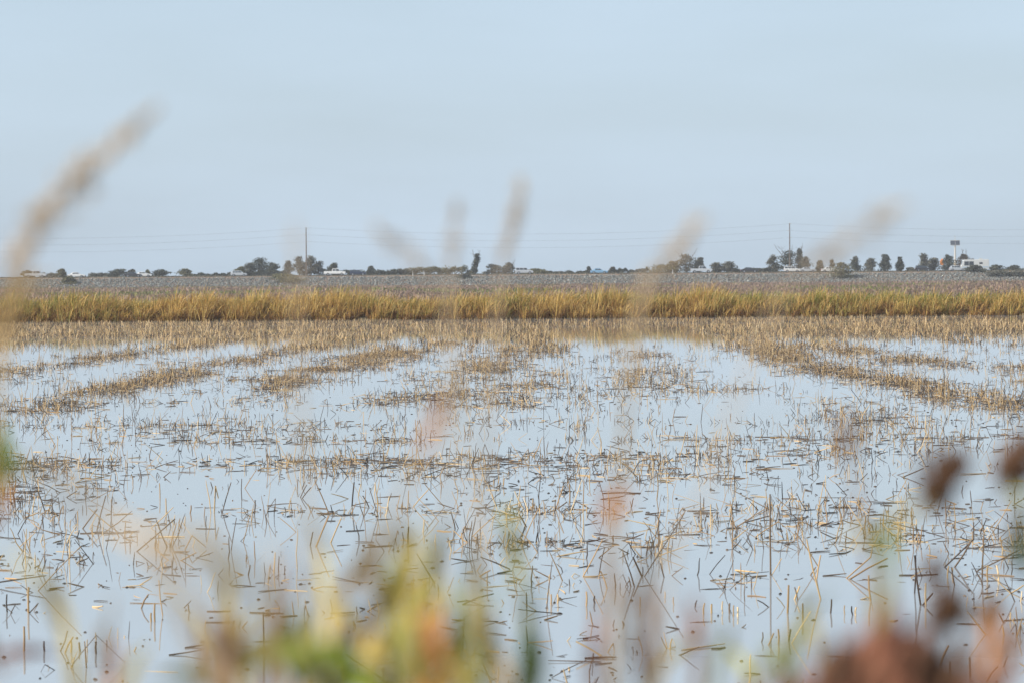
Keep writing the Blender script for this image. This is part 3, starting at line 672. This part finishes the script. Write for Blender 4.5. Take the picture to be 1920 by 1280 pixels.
# ------------------------------------------------------------------ trees and bushes by the highway
DK = [(.062, .070, .048), (.050, .058, .042), (.080, .085, .055)]
OL = [(.13, .125, .055), (.105, .105, .05), (.16, .145, .065)]
GY = [(.115, .115, .085), (.09, .092, .07), (.14, .135, .10)]
RD = [(.11, .075, .06), (.09, .07, .055), (.07, .07, .05)]
def tree(px, ytop, ybase, wpx, Y, pal, label, cat='tree', shape='round', bare=0, dens=1.0):
    name = {'tree': 'roadside_tree', 'bush': 'roadside_bush', 'hedge': 'roadside_hedge'}[cat]
    b0 = P(px, 515, Y); ztop = P(px, ytop, Y).z
    gz = emb_z(0, Y)
    H = (ztop - gz) * 1.1; W = wpx / FPX * Y * 1.3
    t = empty(name, (b0.x, Y, gz)); tag(t, label, cat, 'trees and bushes along the highway')
    rs = np.random.default_rng(int(px * 7 + ytop))
    hz = H * (.08 if cat == 'tree' else -.04)
    # limbs
    nl = 7 if cat == 'tree' else 6
    parts = []
    if cat == 'tree':
        parts.append(tubes(np.array([[(0, 0, -.2), (rs.normal(0, .1), 0, H * .3), (rs.normal(0, .25), 0, H * .62), (rs.normal(0, .3), 0, H * .9)]]), np.array([[.2, .15, .09, .03]]) * H / 5, np.array([[.1, .08, .07]]), 6))
    for i in range(nl):
        a = rs.uniform(0, 6.28); z0 = H * rs.uniform(.15, .45) if cat == 'tree' else 0
        e = (math.cos(a) * W * .38, math.sin(a) * W * .3, H * rs.uniform(.55, .9))
        parts.append(tubes(np.array([[(0, 0, z0), (e[0] * .35, e[1] * .35, z0 + (e[2] - z0) * .5), (e[0] * .75, e[1] * .75, z0 + (e[2] - z0) * .8), e]]), np.array([[.08, .06, .04, .015]]) * max(H, 2) / 5, np.array([[.1, .08, .07]]), 4))
    for i in range(bare):
        x0 = rs.uniform(-.35, .35) * W; dx = x0 * .8 + rs.normal(0, .25)
        q = [(x0 * .4, 0, H * .55), (x0 * .8, 0, H * .85), (x0 + dx * .3, 0, H * 1.08), (x0 + dx * .7, 0, H * rs.uniform(1.15, 1.32))]
        parts.append(tubes(np.array([q]), np.array([[.09, .07, .05, .03]]), np.array([[.1, .08, .07]]), 4))
        for _ in range(3):
            f = rs.uniform(.85, 1.15); parts.append(tubes(np.array([[(x0, 0, H * f), (x0 + rs.normal(0, .25), .1, H * f + .35), (x0 + rs.normal(0, .5), .1, H * f + .7)]]), np.array([[.04, .03, .02]]), np.array([[.1, .08, .07]]), 3))
    link('trunk', mesh_np('trunk', *merge(parts)), M['bark'], t)
    # crown: leaf clumps gathered into uneven lobes
    nlobe = 12 if cat != 'hedge' else max(10, int(W / .8)); per = int((150 if cat != 'hedge' else 190) * dens)
    cs = []
    for i in range(nlobe):
        if cat == 'hedge':
            cx = (i + .5) / nlobe * W - W / 2 + rs.normal(0, .3); cz = H * rs.uniform(.25, .72); r = H * rs.uniform(.25, .42)
            c = (cx, rs.normal(0, .5), cz); rr = (max(r, .8), .8, r)
        else:
            f = i / (nlobe - 1); zz = hz + (H - hz) * (.08 + .8 * f)
            prof = {'round': math.sin(math.pi * (.30 + .60 * f)) , 'cone': 1.05 - .8 * f, 'lean': .75 - .45 * f}[shape]
            c = (rs.uniform(-.5, .5) * W * prof * .62 + (W * .38 * (f - .4) if shape == 'lean' else 0), rs.uniform(-.4, .4) * W * prof * .6, zz)
            rr = (W * .25 * (.6 + .6 * prof),) * 2 + ((H - hz) * .15,)
        p = rs.standard_normal((per, 3)); p /= np.linalg.norm(p, axis=1, keepdims=True); p *= rs.uniform(.3, 1.3, (per, 1))
        cs.append(p * np.array(rr) * rs.uniform(.55, 1.3) + np.array(c))
    c = np.concatenate(cs); c[:, 2] = np.maximum(c[:, 2], .05); c[:, 2] = np.minimum(c[:, 2], H + .05)
    n_ = len(c); s = rs.uniform(.1, .3, n_)
    u = rs.standard_normal((n_, 3)); u /= np.linalg.norm(u, axis=1, keepdims=True); v = np.cross(u, rs.standard_normal((n_, 3))); v /= np.linalg.norm(v, axis=1, keepdims=True)
    V = np.stack([c - u * s[:, None], c + v * s[:, None] * .6, c + u * s[:, None], c - v * s[:, None] * .6], 1).reshape(-1, 3)
    Q = np.arange(n_ * 4).reshape(-1, 4)
    pc = np.array(pal)[rs.integers(0, len(pal), n_)] * (1 + .2 * rs.standard_normal((n_, 1)))
    link('crown', mesh_np('crown', V, Q, np.repeat(np.clip(pc, .01, .5), 4, 0)), M['leaf'], t)
T = 868.0; FT = 806.0
for a in [
    (52, 509, 519, 20, T, GY, 'faint grey bush behind the leftmost pickup', 'bush'),
    (116, 506, 519, 15, T, OL, 'small olive tree left of the white sedan at far left', 'tree'),
    (95, 513, 519, 26, T, GY, 'low grey scrub between leftmost pickup and small olive tree', 'hedge'),
    (185, 513, 519, 22, T, GY, 'low pale scrub right of the white sedan at far left', 'hedge'),
    (220, 507, 519, 33, T, DK, 'dark rounded bush left of the dark sedan', 'bush'),
    (247, 507, 519, 12, T, GY, 'small grey tree rising behind the dark sedan', 'tree'),
    (277, 508, 519, 9, T, OL, 'thin olive tree right of the half hidden white car', 'tree'),
    (302, 507, 519, 31, T, DK, 'dark rounded bush right of the half hidden white car', 'bush'),
    (348, 506, 519, 27, T, OL, 'pale olive bush right of the dark rounded bushes', 'bush'),
    (377, 513, 519, 15, T, DK, 'tiny dark bush left of the long low left hedge', 'bush'),
    (430, 512, 519, 62, T, DK, 'long low dark hedge behind the silver hatchback', 'hedge'),
    (451, 502, 518, 20, T, OL, 'short olive tree at the left end of the left tree cluster', 'tree'),
    (468, 496, 518, 22, T, GY, 'grey green tree second in the left tree cluster', 'tree'),
    (486, 487, 518, 34, T + 3, DK, 'tallest broad dark tree of the left tree cluster', 'tree'),
    (511, 495, 518, 22, T, DK, 'dark tree at the right end of the left tree cluster', 'tree'),
    (490, 509, 518, 66, T - 2, DK, 'dark undergrowth below the left tree cluster', 'hedge'),
    (540, 492, 516, 18, T, GY, 'narrow grey green tree standing alone left of the left pole', 'tree', 'cone'),
    (562, 484, 516, 22, T, GY, 'pale grey tree directly left of the left power pole', 'tree'),
    (583, 484, 516, 24, T, GY, 'tall grey green tree directly right of the left power pole', 'tree'),
    (598, 493, 516, 22, T + 2, GY, 'shorter drooping tree between left power pole and white pickup', 'tree'),
    (535, 515, 541, 56, FT, OL, 'olive bush on the slope below the left power pole', 'bush'),
    (626, 496, 516, 18, T, DK, 'round topped tree behind the bright white pickup', 'tree'),
    (700, 506, 516, 130, T, DK, 'long dark hedge behind the navy hatchback', 'hedge'),
    (695, 501, 516, 14, T + 4, DK, 'small round tree poking above the long dark hedge', 'tree'),
    (795, 503, 516, 90, T + 2, OL, 'olive hedge rising between dark hedge and crooked tree', 'hedge'),
    (850, 499, 516, 56, T, OL, 'tall yellow olive hedge left of the crooked tree', 'hedge'),
    (892, 480, 515, 15, T - 2, DK, 'tall crooked tree leaning right in the middle distance', 'tree', 'lean', 2),
    (925, 497, 515, 34, T, GY, 'grey bush right of the crooked tree', 'bush'),
    (955, 495, 515, 25, T, GY, 'spiky grey green tree left of the silver SUV', 'tree', 'cone', 1),
    (1005, 505, 514, 36, T, OL, 'low olive bush behind the silver SUV', 'bush'),
    (1027, 509, 514, 28, T, DK, 'low dark scrub right of the silver SUV', 'hedge'),
    (1051, 510, 514, 16, T, GY, 'very small grey bush midway between SUV and light blue sedan', 'bush'),
    (1085, 508, 514, 36, T, DK, 'low dark hedge left of the light blue sedan', 'hedge'),
    (1104, 502, 514, 8, T, DK, 'tiny dark upright tree left of the light blue sedan', 'tree'),
    (1147, 502, 513, 11, T, GY, 'small leaning grey tree right of the light blue sedan', 'tree', 'lean'),
    (1180, 504, 513, 54, T, DK, 'dark rounded hedge right of the light blue sedan', 'hedge'),
    (1243, 498, 513, 50, T, OL, 'broad yellow olive bush left of the bare topped tree', 'bush'),
    (1262, 492, 512, 22, T + 2, OL, 'pale olive sapling between broad bush and bare topped tree', 'tree'),
    (1287, 480, 512, 36, T, GY, 'bare topped olive grey tree behind the silver white pickup', 'tree', 'round', 3),
    (1312, 486, 511, 17, T + 2, GY, 'slim tree right of the bare topped tree', 'tree'),
    (1343, 495, 511, 20, T, GY, 'left half of the grey tree pair right of the pickup', 'tree'),
    (1365, 493, 511, 30, T, GY, 'wider tree of the grey pair right of the pickup', 'tree'),
    (1400, 504, 511, 56, T, DK, 'low dark hedge behind the dark low sedan', 'hedge'),
    (1449, 482, 509, 20, T, GY, 'rounded grey tree left of the large tree at right pole', 'tree'),
    (1480, 474, 509, 44, T, DK, 'large dark tree with bare upper branches at right pole', 'tree', 'round', 4),
    (1499, 470, 509, 14, T + 4, DK, 'narrow dark tree crowding the right side of the large tree', 'tree', 'cone', 1),
    (1508, 485, 509, 19, T - 3, GY, 'small brown green tree right of the large dark tree', 'tree'),
    (1430, 504, 510, 30, T, DK, 'low dark scrub left of the rounded grey tree', 'hedge'),
    (1537, 491, 508, 16, T, GY, 'small pointed tree left of the half hidden white sedan', 'tree', 'cone'),
    (1560, 489, 508, 10, T, GY, 'thin grey tree behind the half hidden white sedan', 'tree', 'cone'),
    (1580, 495, 527, 36, FT, OL, 'olive bush on the slope hiding part of a white sedan', 'bush'),
    (1604, 484, 507, 21, T, DK, 'dark pointed tree right of the olive slope bush', 'tree', 'cone'),
    (1633, 487, 507, 24, T, GY, 'grey tree with thin top between two dark trees', 'tree', 'cone'),
    (1659, 481, 507, 20, T, DK, 'dark full tree with a flat trimmed outline', 'tree', 'round', 0, 1.5),
    (1688, 485, 507, 12, T, DK, 'slender dark tree standing alone left of the dark SUV', 'tree'),
    (1706, 503, 507, 14, T, GY, 'tiny bush left of the dark SUV', 'bush'),
    (1733, 479, 507, 24, T, GY, 'tall part of the broad tree group above the dark SUV', 'tree', 'cone'),
    (1750, 486, 507, 26, T + 3, GY, 'lower broad tree left of the orange sign', 'tree'),
    (1777, 480, 506, 18, T, DK, 'dark tree between orange sign and tall pole sign', 'tree'),
    (1809, 479, 505, 30, T + 6, RD, 'reddish brown tree behind the white motorhome', 'tree', 'round', 2),
    (1830, 499, 507, 30, RY0 - 2, DK, 'dark low bush in front of the motorhome', 'bush'),
    (1866, 498, 507, 24, T, DK, 'low dark bush right of the motorhome', 'bush'),
    (1905, 499, 507, 28, T, DK, 'low dark bush at the right end of the highway', 'bush'),
    (1890, 508, 520, 60, FT, GY, 'grey scrub on the slope at far right', 'hedge'),
    (130, 520, 538, 24, FT, OL, 'small olive bush on the slope at far left', 'bush'),
    (870, 514, 527, 30, FT + 4, GY, 'small grey bush on the slope below the crooked tree', 'bush'),
]: tree(*a)

# ------------------------------------------------------------------ foreground weeds on the near levee (far out of focus)
TAN, BEIGE, YEL, GRN, OLV, ORG, BRN, RUST, DBR, DGR = (.52, .38, .20), (.62, .50, .36), (.64, .52, .17), (.24, .32, .05), (.38, .37, .10), (.68, .32, .12), (.30, .17, .09), (.36, .16, .10), (.19, .105, .065), (.09, .13, .05)
MC = {}
def cm(c):
    if c not in MC: MC[c] = mat('weed_%d' % len(MC), c, .6, .25, trans=.25, noise=(60, tuple(v * .75 for v in c), tuple(min(v * 1.2, 1) for v in c)))
    return MC[c]
def stem_pts(px_pts, d, k=10):
    p = [P(x, y, d) for x, y in px_pts]
    b0 = p[0].copy(); base = Vector((b0.x + (p[0].x - p[1].x) * .5, d + random.uniform(-.05, .1), near_z(b0.x, d) - .03))
    return [base, base.lerp(b0, .5) + Vector((0, .01, 0))] + p
def spike(name, pts, r, col, parent, n, size, seed):
    """a loose seed head: fine branchlets with spikelets round a curved axis"""
    rs = np.random.default_rng(seed); pts = np.array([tuple(p) for p in pts])
    cum = np.concatenate([[0], np.cumsum(np.linalg.norm(np.diff(pts, axis=0), axis=1))])
    t = rs.uniform(0, 1, n); ax = np.stack([np.interp(t * cum[-1], cum, pts[:, i]) for i in range(3)], -1)
    prof = np.sin(np.pi * (.12 + .86 * t)) ** .7
    off = rs.standard_normal((n, 3)) * (r * prof * .55)[:, None]
    d = pts[-1] - pts[0]; d /= np.linalg.norm(d)
    c = ax + off; e = d[None] * size + off * .3
    br = tubes(np.stack([ax - d * size * .8, (ax + c) / 2, c], 1), np.full((n, 3), size * .05), np.tile(col, (n, 1)), 3)
    sp = tubes(np.stack([c - e * .5, c, c + e * .5, c + e * .8], 1), np.tile(np.array([.1, .28, .2, .03]) * size, (n, 1)), np.tile(col, (n, 1)), 4)
    return link(name, mesh_np(name, *merge([br, sp])), cm(col), parent)
def leaf_blade(pts, w, col, parent, name='leaf'):
    pts = np.array([[tuple(p) for p in pts]]); k = pts.shape[1]
    f = np.linspace(0, 1, k); W = (w * np.clip(np.sin(np.pi * (.12 + .86 * f)), .06, 1))[None]
    d = Vector(pts[0, -1] - pts[0, 0]).normalized(); side = d.cross(Vector((random.uniform(-.3, .3), 1, random.uniform(-.2, .2)))).normalized()
    V, Q, C = ribbons(pts, W, np.array([tuple(side)]), np.array([col]))
    V2 = V + np.array([0, .0012, 0]); mid = len(V)
    # shallow fold along the midrib
    V = np.concatenate([V, V2]); Q = np.concatenate([Q, Q[:, ::-1] + mid])
    return link(name, mesh_np(name, V, Q), cm(col), parent)
def curve3(pp, n):
    """Catmull-Rom through points"""
    pp = [Vector(p) for p in pp]; q = [pp[0] * 2 - pp[1]] + pp + [pp[-1] * 2 - pp[-2]]; out = []
    for i in range(1, len(q) - 2):
        for j in range(n):
            t = j / n; a, b_, c, d = q[i - 1], q[i], q[i + 1], q[i + 2]
            out.append(.5 * ((2 * b_) + (c - a) * t + (2 * a - 5 * b_ + 4 * c - d) * t * t + (3 * b_ - a - 3 * c + d) * t ** 3))
    return out + [pp[-1]]
def weed(name, label, cat, d, stem, col, r=.0016, head=None, leaves=(), heads=()):
    """stem: px points bottom->top; head: (px pts, radius, colour, n, size); leaves: (px pts, width, colour); heads: (px,py,r,colour)"""
    DS = 1.38 if cat == 'grass' else 1.12
    d *= DS; r *= DS
    sp = stem_pts(stem, d); t = empty(name, sp[0]); tag(t, label, cat, 'weeds growing on the near levee')
    inv = -sp[0]
    loc = lambda ps: [p + inv for p in ps]
    c = curve3(loc(sp), 4); n = len(c)
    link('stem', tube_mesh('stem', c, list(np.linspace(r * 1.5, r * .6, n)), col, 6), cm(col), t)
    if head:
        hp, hr, hc, hn, hs = head; spike('seed_head', curve3(loc([P(x, y, d) for x, y in hp]), 5), hr * DS * .6, hc, t, int(hn * .3), hs * DS * .55, int(hp[0][0]))
    for lp, lw, lc in leaves:
        leaf_blade(curve3(loc([P(x, y, d + random.uniform(-.03, .03)) for x, y in lp]), 5), lw * DS * LW, lc, t)
    for hx, hy, hr, hc in heads:
        q = P(hx, hy, d) + inv; hr *= DS
        spike('seed_cluster', [q + Vector((-hr * .5, 0, -hr)), q, q + Vector((hr * .5, 0, hr))], hr, hc, t, 90, hr * .8, int(hx))
    return t
GH = 'grass'; LW = .88
weed('tall_grass', 'tall tan grass with a long curved seed head at far left', GH, 1.15, [(-60, 1330), (-20, 900), (0, 640), (20, 510)], TAN, head=([(20, 510), (70, 415), (160, 320), (290, 205)], .0075, BEIGE, 420, .007), leaves=[([(-15, 760), (0, 640), (30, 560), (55, 480)], .006, TAN), ([(-30, 640), (20, 570), (60, 530), (110, 515)], .004, TAN)])
weed('tall_grass', 'tall grass whose upright seed head stands highest near the centre', GH, 1.5, [(900, 1330), (915, 800), (935, 560), (945, 480)], BEIGE, .0011, head=([(945, 480), (958, 430), (972, 380), (980, 330)], .0058, BEIGE, 200, .0055))
weed('tall_grass', 'tall grass with a faint upright head just left of the centre one', GH, 1.45, [(830, 1330), (838, 900), (845, 600), (848, 490)], BEIGE, .001, head=([(848, 490), (850, 450), (853, 410), (858, 375)], .005, BEIGE, 110, .005))
weed('tall_grass', 'tall grass with a faint head nodding left of the centre', GH, 1.3, [(900, 1330), (880, 900), (840, 600), (800, 510)], BEIGE, .001, head=([(800, 510), (770, 480), (740, 450), (705, 425)], .0055, BEIGE, 120, .005))
weed('tall_grass', 'tall grass with a head leaning right over the right centre bank', GH, 1.3, [(1150, 1330), (1165, 900), (1185, 640), (1205, 560)], TAN, .0014, head=([(1205, 560), (1235, 500), (1275, 455), (1320, 410)], .007, BEIGE, 190, .006), leaves=[([(1180, 720), (1190, 620), (1200, 560), (1225, 510)], .004, BEIGE)])
weed('tall_grass', 'tall grass with a faint head slanting to the upper right', GH, 1.15, [(1230, 1330), (1330, 900), (1440, 600), (1520, 500)], BEIGE, .0009, head=([(1520, 500), (1570, 465), (1625, 430), (1695, 385)], .007, BEIGE, 150, .006))
weed('tall_grass', 'slim pale grass blade crossing the bank left of centre', GH, 1.2, [(590, 1330), (570, 900), (558, 640), (556, 540)], BEIGE, .001, head=([(556, 540), (556, 500), (554, 460), (552, 420)], .005, BEIGE, 60, .005))
weed('leafy_weed', 'green leafy weed at the left edge', 'weed', 1.7, [(-40, 1330), (-30, 1000), (-15, 880)], OLV, .0016, leaves=[([(-25, 960), (-10, 890), (5, 840), (8, 790)], .012, GRN), ([(-25, 930), (10, 890), (40, 880), (75, 885)], .006, OLV), ([(-20, 900), (10, 860), (30, 850), (45, 860)], .006, GRN)])
weed('dry_weed', 'pale dry stem sweeping across the lower left', 'weed', .95, [(420, 1330), (330, 1060), (200, 960), (60, 850)], BEIGE, .0012, leaves=[([(420, 1330), (300, 1050), (180, 960), (40, 850)], .006, BEIGE), ([(560, 1330), (500, 1120), (330, 1010), (200, 1010)], .005, TAN)])
weed('dry_weed', 'rusty dry weed low in the bottom left corner', 'weed', 1.7, [(-30, 1330), (0, 1260), (60, 1225)], BRN, .002, leaves=[([(-20, 1240), (20, 1222), (70, 1220), (115, 1222)], .006, RUST), ([(-30, 1010), (0, 960), (10, 900), (15, 860)], .005, ORG)])
weed('leafy_weed', 'yellow stemmed weed with an orange tip in the centre foreground', 'weed', 1.4, [(620, 1330), (690, 1080), (740, 960), (790, 850), (822, 770)], TAN, .0017, leaves=[([(790, 850), (810, 800), (825, 765), (832, 730)], .007, ORG), ([(720, 1000), (700, 1050), (650, 1100), (620, 1170)], .009, TAN), ([(740, 980), (760, 1030), (770, 1080), (760, 1160)], .010, YEL), ([(690, 1080), (730, 1110), (770, 1120), (830, 1100)], .010, YEL)])
weed('leafy_weed', 'bright green leafy weed at the bottom left of centre', 'weed', 1.3, [(590, 1340), (580, 1280), (565, 1210)], OLV, .002, leaves=[([(570, 1290), (555, 1240), (545, 1200), (560, 1140)], .016, GRN), ([(570, 1260), (600, 1230), (640, 1235), (690, 1270)], .015, GRN), ([(560, 1240), (520, 1220), (490, 1230), (450, 1270)], .011, OLV), ([(590, 1330), (640, 1280), (660, 1250), (700, 1240)], .012, GRN)])
weed('leafy_weed', 'orange leaved weed at the bottom centre', 'weed', 1.25, [(790, 1340), (800, 1280), (805, 1200)], ORG, .002, leaves=[([(790, 1330), (800, 1260), (808, 1200), (815, 1130)], .014, ORG), ([(800, 1300), (780, 1250), (765, 1230), (740, 1200)], .009, YEL), ([(800, 1270), (840, 1220), (870, 1190), (900, 1170)], .010, OLV), ([(810, 1330), (850, 1270), (880, 1250), (920, 1240)], .011, YEL), ([(790, 1290), (755, 1200), (745, 1160), (750, 1100)], .009, OLV)])
weed('leafy_weed', 'brown leaved weed at the bottom beside the green weed', 'weed', 1.35, [(440, 1340), (430, 1280), (420, 1210)], BRN, .002, leaves=[([(430, 1300), (415, 1230), (405, 1190), (400, 1150)], .010, BRN), ([(430, 1290), (460, 1230), (480, 1200), (520, 1180)], .007, TAN), ([(430, 1310), (380, 1270), (340, 1260), (290, 1270)], .009, OLV), ([(640, 1320), (655, 1220), (680, 1160), (720, 1110)], .010, BRN), ([(690, 1330), (700, 1240), (720, 1190), (735, 1130)], .010, TAN)])
weed('leafy_weed', 'yellow green bushy weed filling the bottom centre', 'weed', 1.35, [(720, 1340), (725, 1250), (740, 1150), (750, 1060)], YEL, .002, leaves=[([(725, 1300), (700, 1240), (690, 1200), (660, 1150)], .010, YEL), ([(730, 1250), (760, 1190), (790, 1160), (840, 1120)], .010, YEL), ([(735, 1200), (725, 1150), (730, 1100), (745, 1030)], .010, OLV), ([(725, 1320), (760, 1270), (830, 1230), (880, 1180)], .012, YEL), ([(720, 1330), (690, 1290), (640, 1270), (600, 1290)], .012, GRN), ([(745, 1120), (770, 1060), (785, 1020), (790, 960)], .007, YEL), ([(740, 1160), (700, 1090), (690, 1040), (700, 980)], .007, TAN)])
weed('leafy_weed', 'upright olive blade right of the orange tipped weed', 'weed', 1.5, [(985, 1340), (985, 1200), (970, 1080), (955, 970)], OLV, .0018, leaves=[([(975, 1110), (965, 1040), (955, 990), (945, 930)], .009, OLV), ([(985, 1330), (985, 1250), (990, 1170), (1005, 1080)], .008, DGR), ([(1000, 1330), (1010, 1250), (1000, 1190), (985, 1150)], .008, DGR)])
weed('dry_weed', 'thin pinkish brown stem with orange tip right of centre', 'weed', 1.3, [(1120, 1340), (1125, 1150), (1130, 1000), (1140, 930)], BRN, .0013, leaves=[([(1130, 1000), (1138, 960), (1142, 930), (1150, 890)], .006, ORG), ([(1120, 1330), (1115, 1250), (1122, 1190), (1128, 1130)], .007, RUST), ([(1130, 990), (1160, 940), (1180, 930), (1200, 930)], .004, ORG)])
weed('dry_weed', 'short purple brown stem between the pink stem and rusty dock', 'weed', 1.4, [(1310, 1340), (1308, 1230), (1300, 1120)], BRN, .0022, leaves=[([(1308, 1250), (1304, 1200), (1298, 1160), (1295, 1110)], .006, RUST), ([(1330, 1330), (1350, 1230), (1365, 1200), (1370, 1150)], .005, OLV)])
weed('dry_weed', 'faint thin stem rising toward the right half of the pond', 'weed', 1.35, [(1640, 1340), (1620, 1000), (1595, 860), (1575, 770)], BRN, .0014, heads=[(1592, 835, .003, BRN), (1585, 800, .0024, BRN)])
weed('dock_plant', 'rusty dock plant with a massive seed head in the lower right', 'weed', 1.15, [(1640, 1420), (1640, 1340), (1640, 1290)], RUST, .003, leaves=[([(1600, 1330), (1620, 1260), (1650, 1200), (1690, 1160)], .009, RUST)],
     heads=[(1570, 1318, .014, RUST), (1640, 1288, .015, RUST), (1705, 1312, .014, DBR), (1560, 1300, .010, DBR), (1600, 1360, .015, DBR), (1660, 1370, .017, RUST), (1740, 1360, .013, DBR), (1530, 1375, .012, RUST), (1590, 1285, .008, RUST), (1665, 1262, .008, RUST)])
weed('leafy_weed', 'green stemmed weed rising behind the rusty dock', 'weed', 1.25, [(1655, 1340), (1660, 1200), (1665, 1080), (1668, 980)], OLV, .0028, leaves=[([(1668, 1060), (1662, 1030), (1655, 1000), (1635, 970)], .007, GRN), ([(1668, 1000), (1690, 965), (1715, 955), (1745, 930)], .005, YEL), ([(1665, 1020), (1640, 1005), (1610, 1000), (1580, 1020)], .005, YEL), ([(1380, 1340), (1420, 1270), (1470, 1210), (1540, 1160)], .006, YEL)])
weed('dry_weed', 'branching dry weed with dark brown heads at the right edge', 'weed', 1.5, [(1860, 1340), (1850, 1160), (1890, 1000), (1905, 880)], BRN, .0012, leaves=[([(1925, 1080), (1915, 1040), (1908, 1010), (1912, 960)], .011, DGR), ([(1930, 1000), (1915, 930), (1900, 920), (1885, 900)], .006, OLV)],
     heads=[(1757, 910, .0075, DBR), (1780, 885, .0075, DBR), (1906, 862, .0085, DBR), (1745, 1070, .0045, DBR), (1772, 1140, .007, DBR), (1795, 1150, .004, BRN), (1855, 1150, .0055, BRN)])
weed('dry_weed', 'thin branch carrying the left dark heads at right', 'weed', 1.5, [(1800, 1340), (1778, 1150), (1750, 1060), (1790, 960), (1768, 895)], BRN, .0009, leaves=[([(1800, 990), (1850, 950), (1880, 930), (1905, 870)], .002, BRN)])
weed('dry_weed', 'orange brown stem in the bottom right corner', 'weed', 1.3, [(1850, 1350), (1890, 1240), (1935, 1130)], ORG, .0025, leaves=[([(1860, 1330), (1890, 1240), (1915, 1190), (1935, 1120)], .008, BRN), ([(1760, 1350), (1820, 1290), (1870, 1275), (1930, 1270)], .008, RUST)])

# slender blades crowding the bottom of the view
wr = random.Random(5)
for nm, (bx, d_, cnt), lab in (('tan', (560, 1.55, 9), 'tuft of thin tan blades fanning up left of the bottom centre'), ('olive', (760, 1.7, 10), 'tuft of thin olive yellow blades fanning up at the bottom centre'),
                          ('gold', (900, 1.45, 9), 'tuft of golden green blades right of the bottom centre'), ('brown', (430, 1.7, 9), 'tuft of thin brown blades at the bottom left of centre'), ('tan', (190, 1.5, 4), 'few faint straw blades in the lower left foreground'), ('brown', (1215, 1.5, 4), 'few faint brown blades between pink stem and rusty dock'), ('olive', (1480, 1.6, 4), 'few pale green blades just left of the rusty dock')):
    pal = {'tan': (TAN, YEL, TAN, ORG), 'olive': (OLV, YEL, YEL, GRN), 'gold': (YEL, OLV, TAN, GRN), 'brown': (BRN, TAN, YEL, BRN)}[nm]
    lv = []
    for i in range(cnt):
        x0 = bx + wr.uniform(-70, 70); dx = wr.gauss(0, 75); top = wr.uniform(960, 1210)
        lv.append(([(x0, 1345), (x0 + dx * .25, 1345 + (top - 1345) * .45), (x0 + dx * .6, 1345 + (top - 1345) * .8), (x0 + dx * 1.15, top)], wr.uniform(.003, .006), wr.choice(pal)))
    weed('grass_tuft', lab, 'weed', d_, [(bx, 1345), (bx + 8, 1240), (bx + 20, 1120)], pal[0], .0014, leaves=lv)

# ------------------------------------------------------------------ haze
hz = link('haze', mesh_py('haze', *box(-GX - 20, GX + 20, GY0 - 20, GY1 + 20, -1.3, 22)), None)
mh = bpy.data.materials.new('haze_air'); mh.use_nodes = True; n = mh.node_tree
for nd in list(n.nodes):
    if nd.type == 'BSDF_PRINCIPLED': n.nodes.remove(nd)
pv = n.nodes.new('ShaderNodeVolumePrincipled'); pv.inputs['Color'].default_value = (.86, .91, 1, 1); pv.inputs['Density'].default_value = .00016
n.links.new(pv.outputs[0], n.nodes['Material Output'].inputs['Volume']); hz.data.materials.append(mh)
tag(hz, 'thin pale haze over the fields', 'haze', kind='stuff')
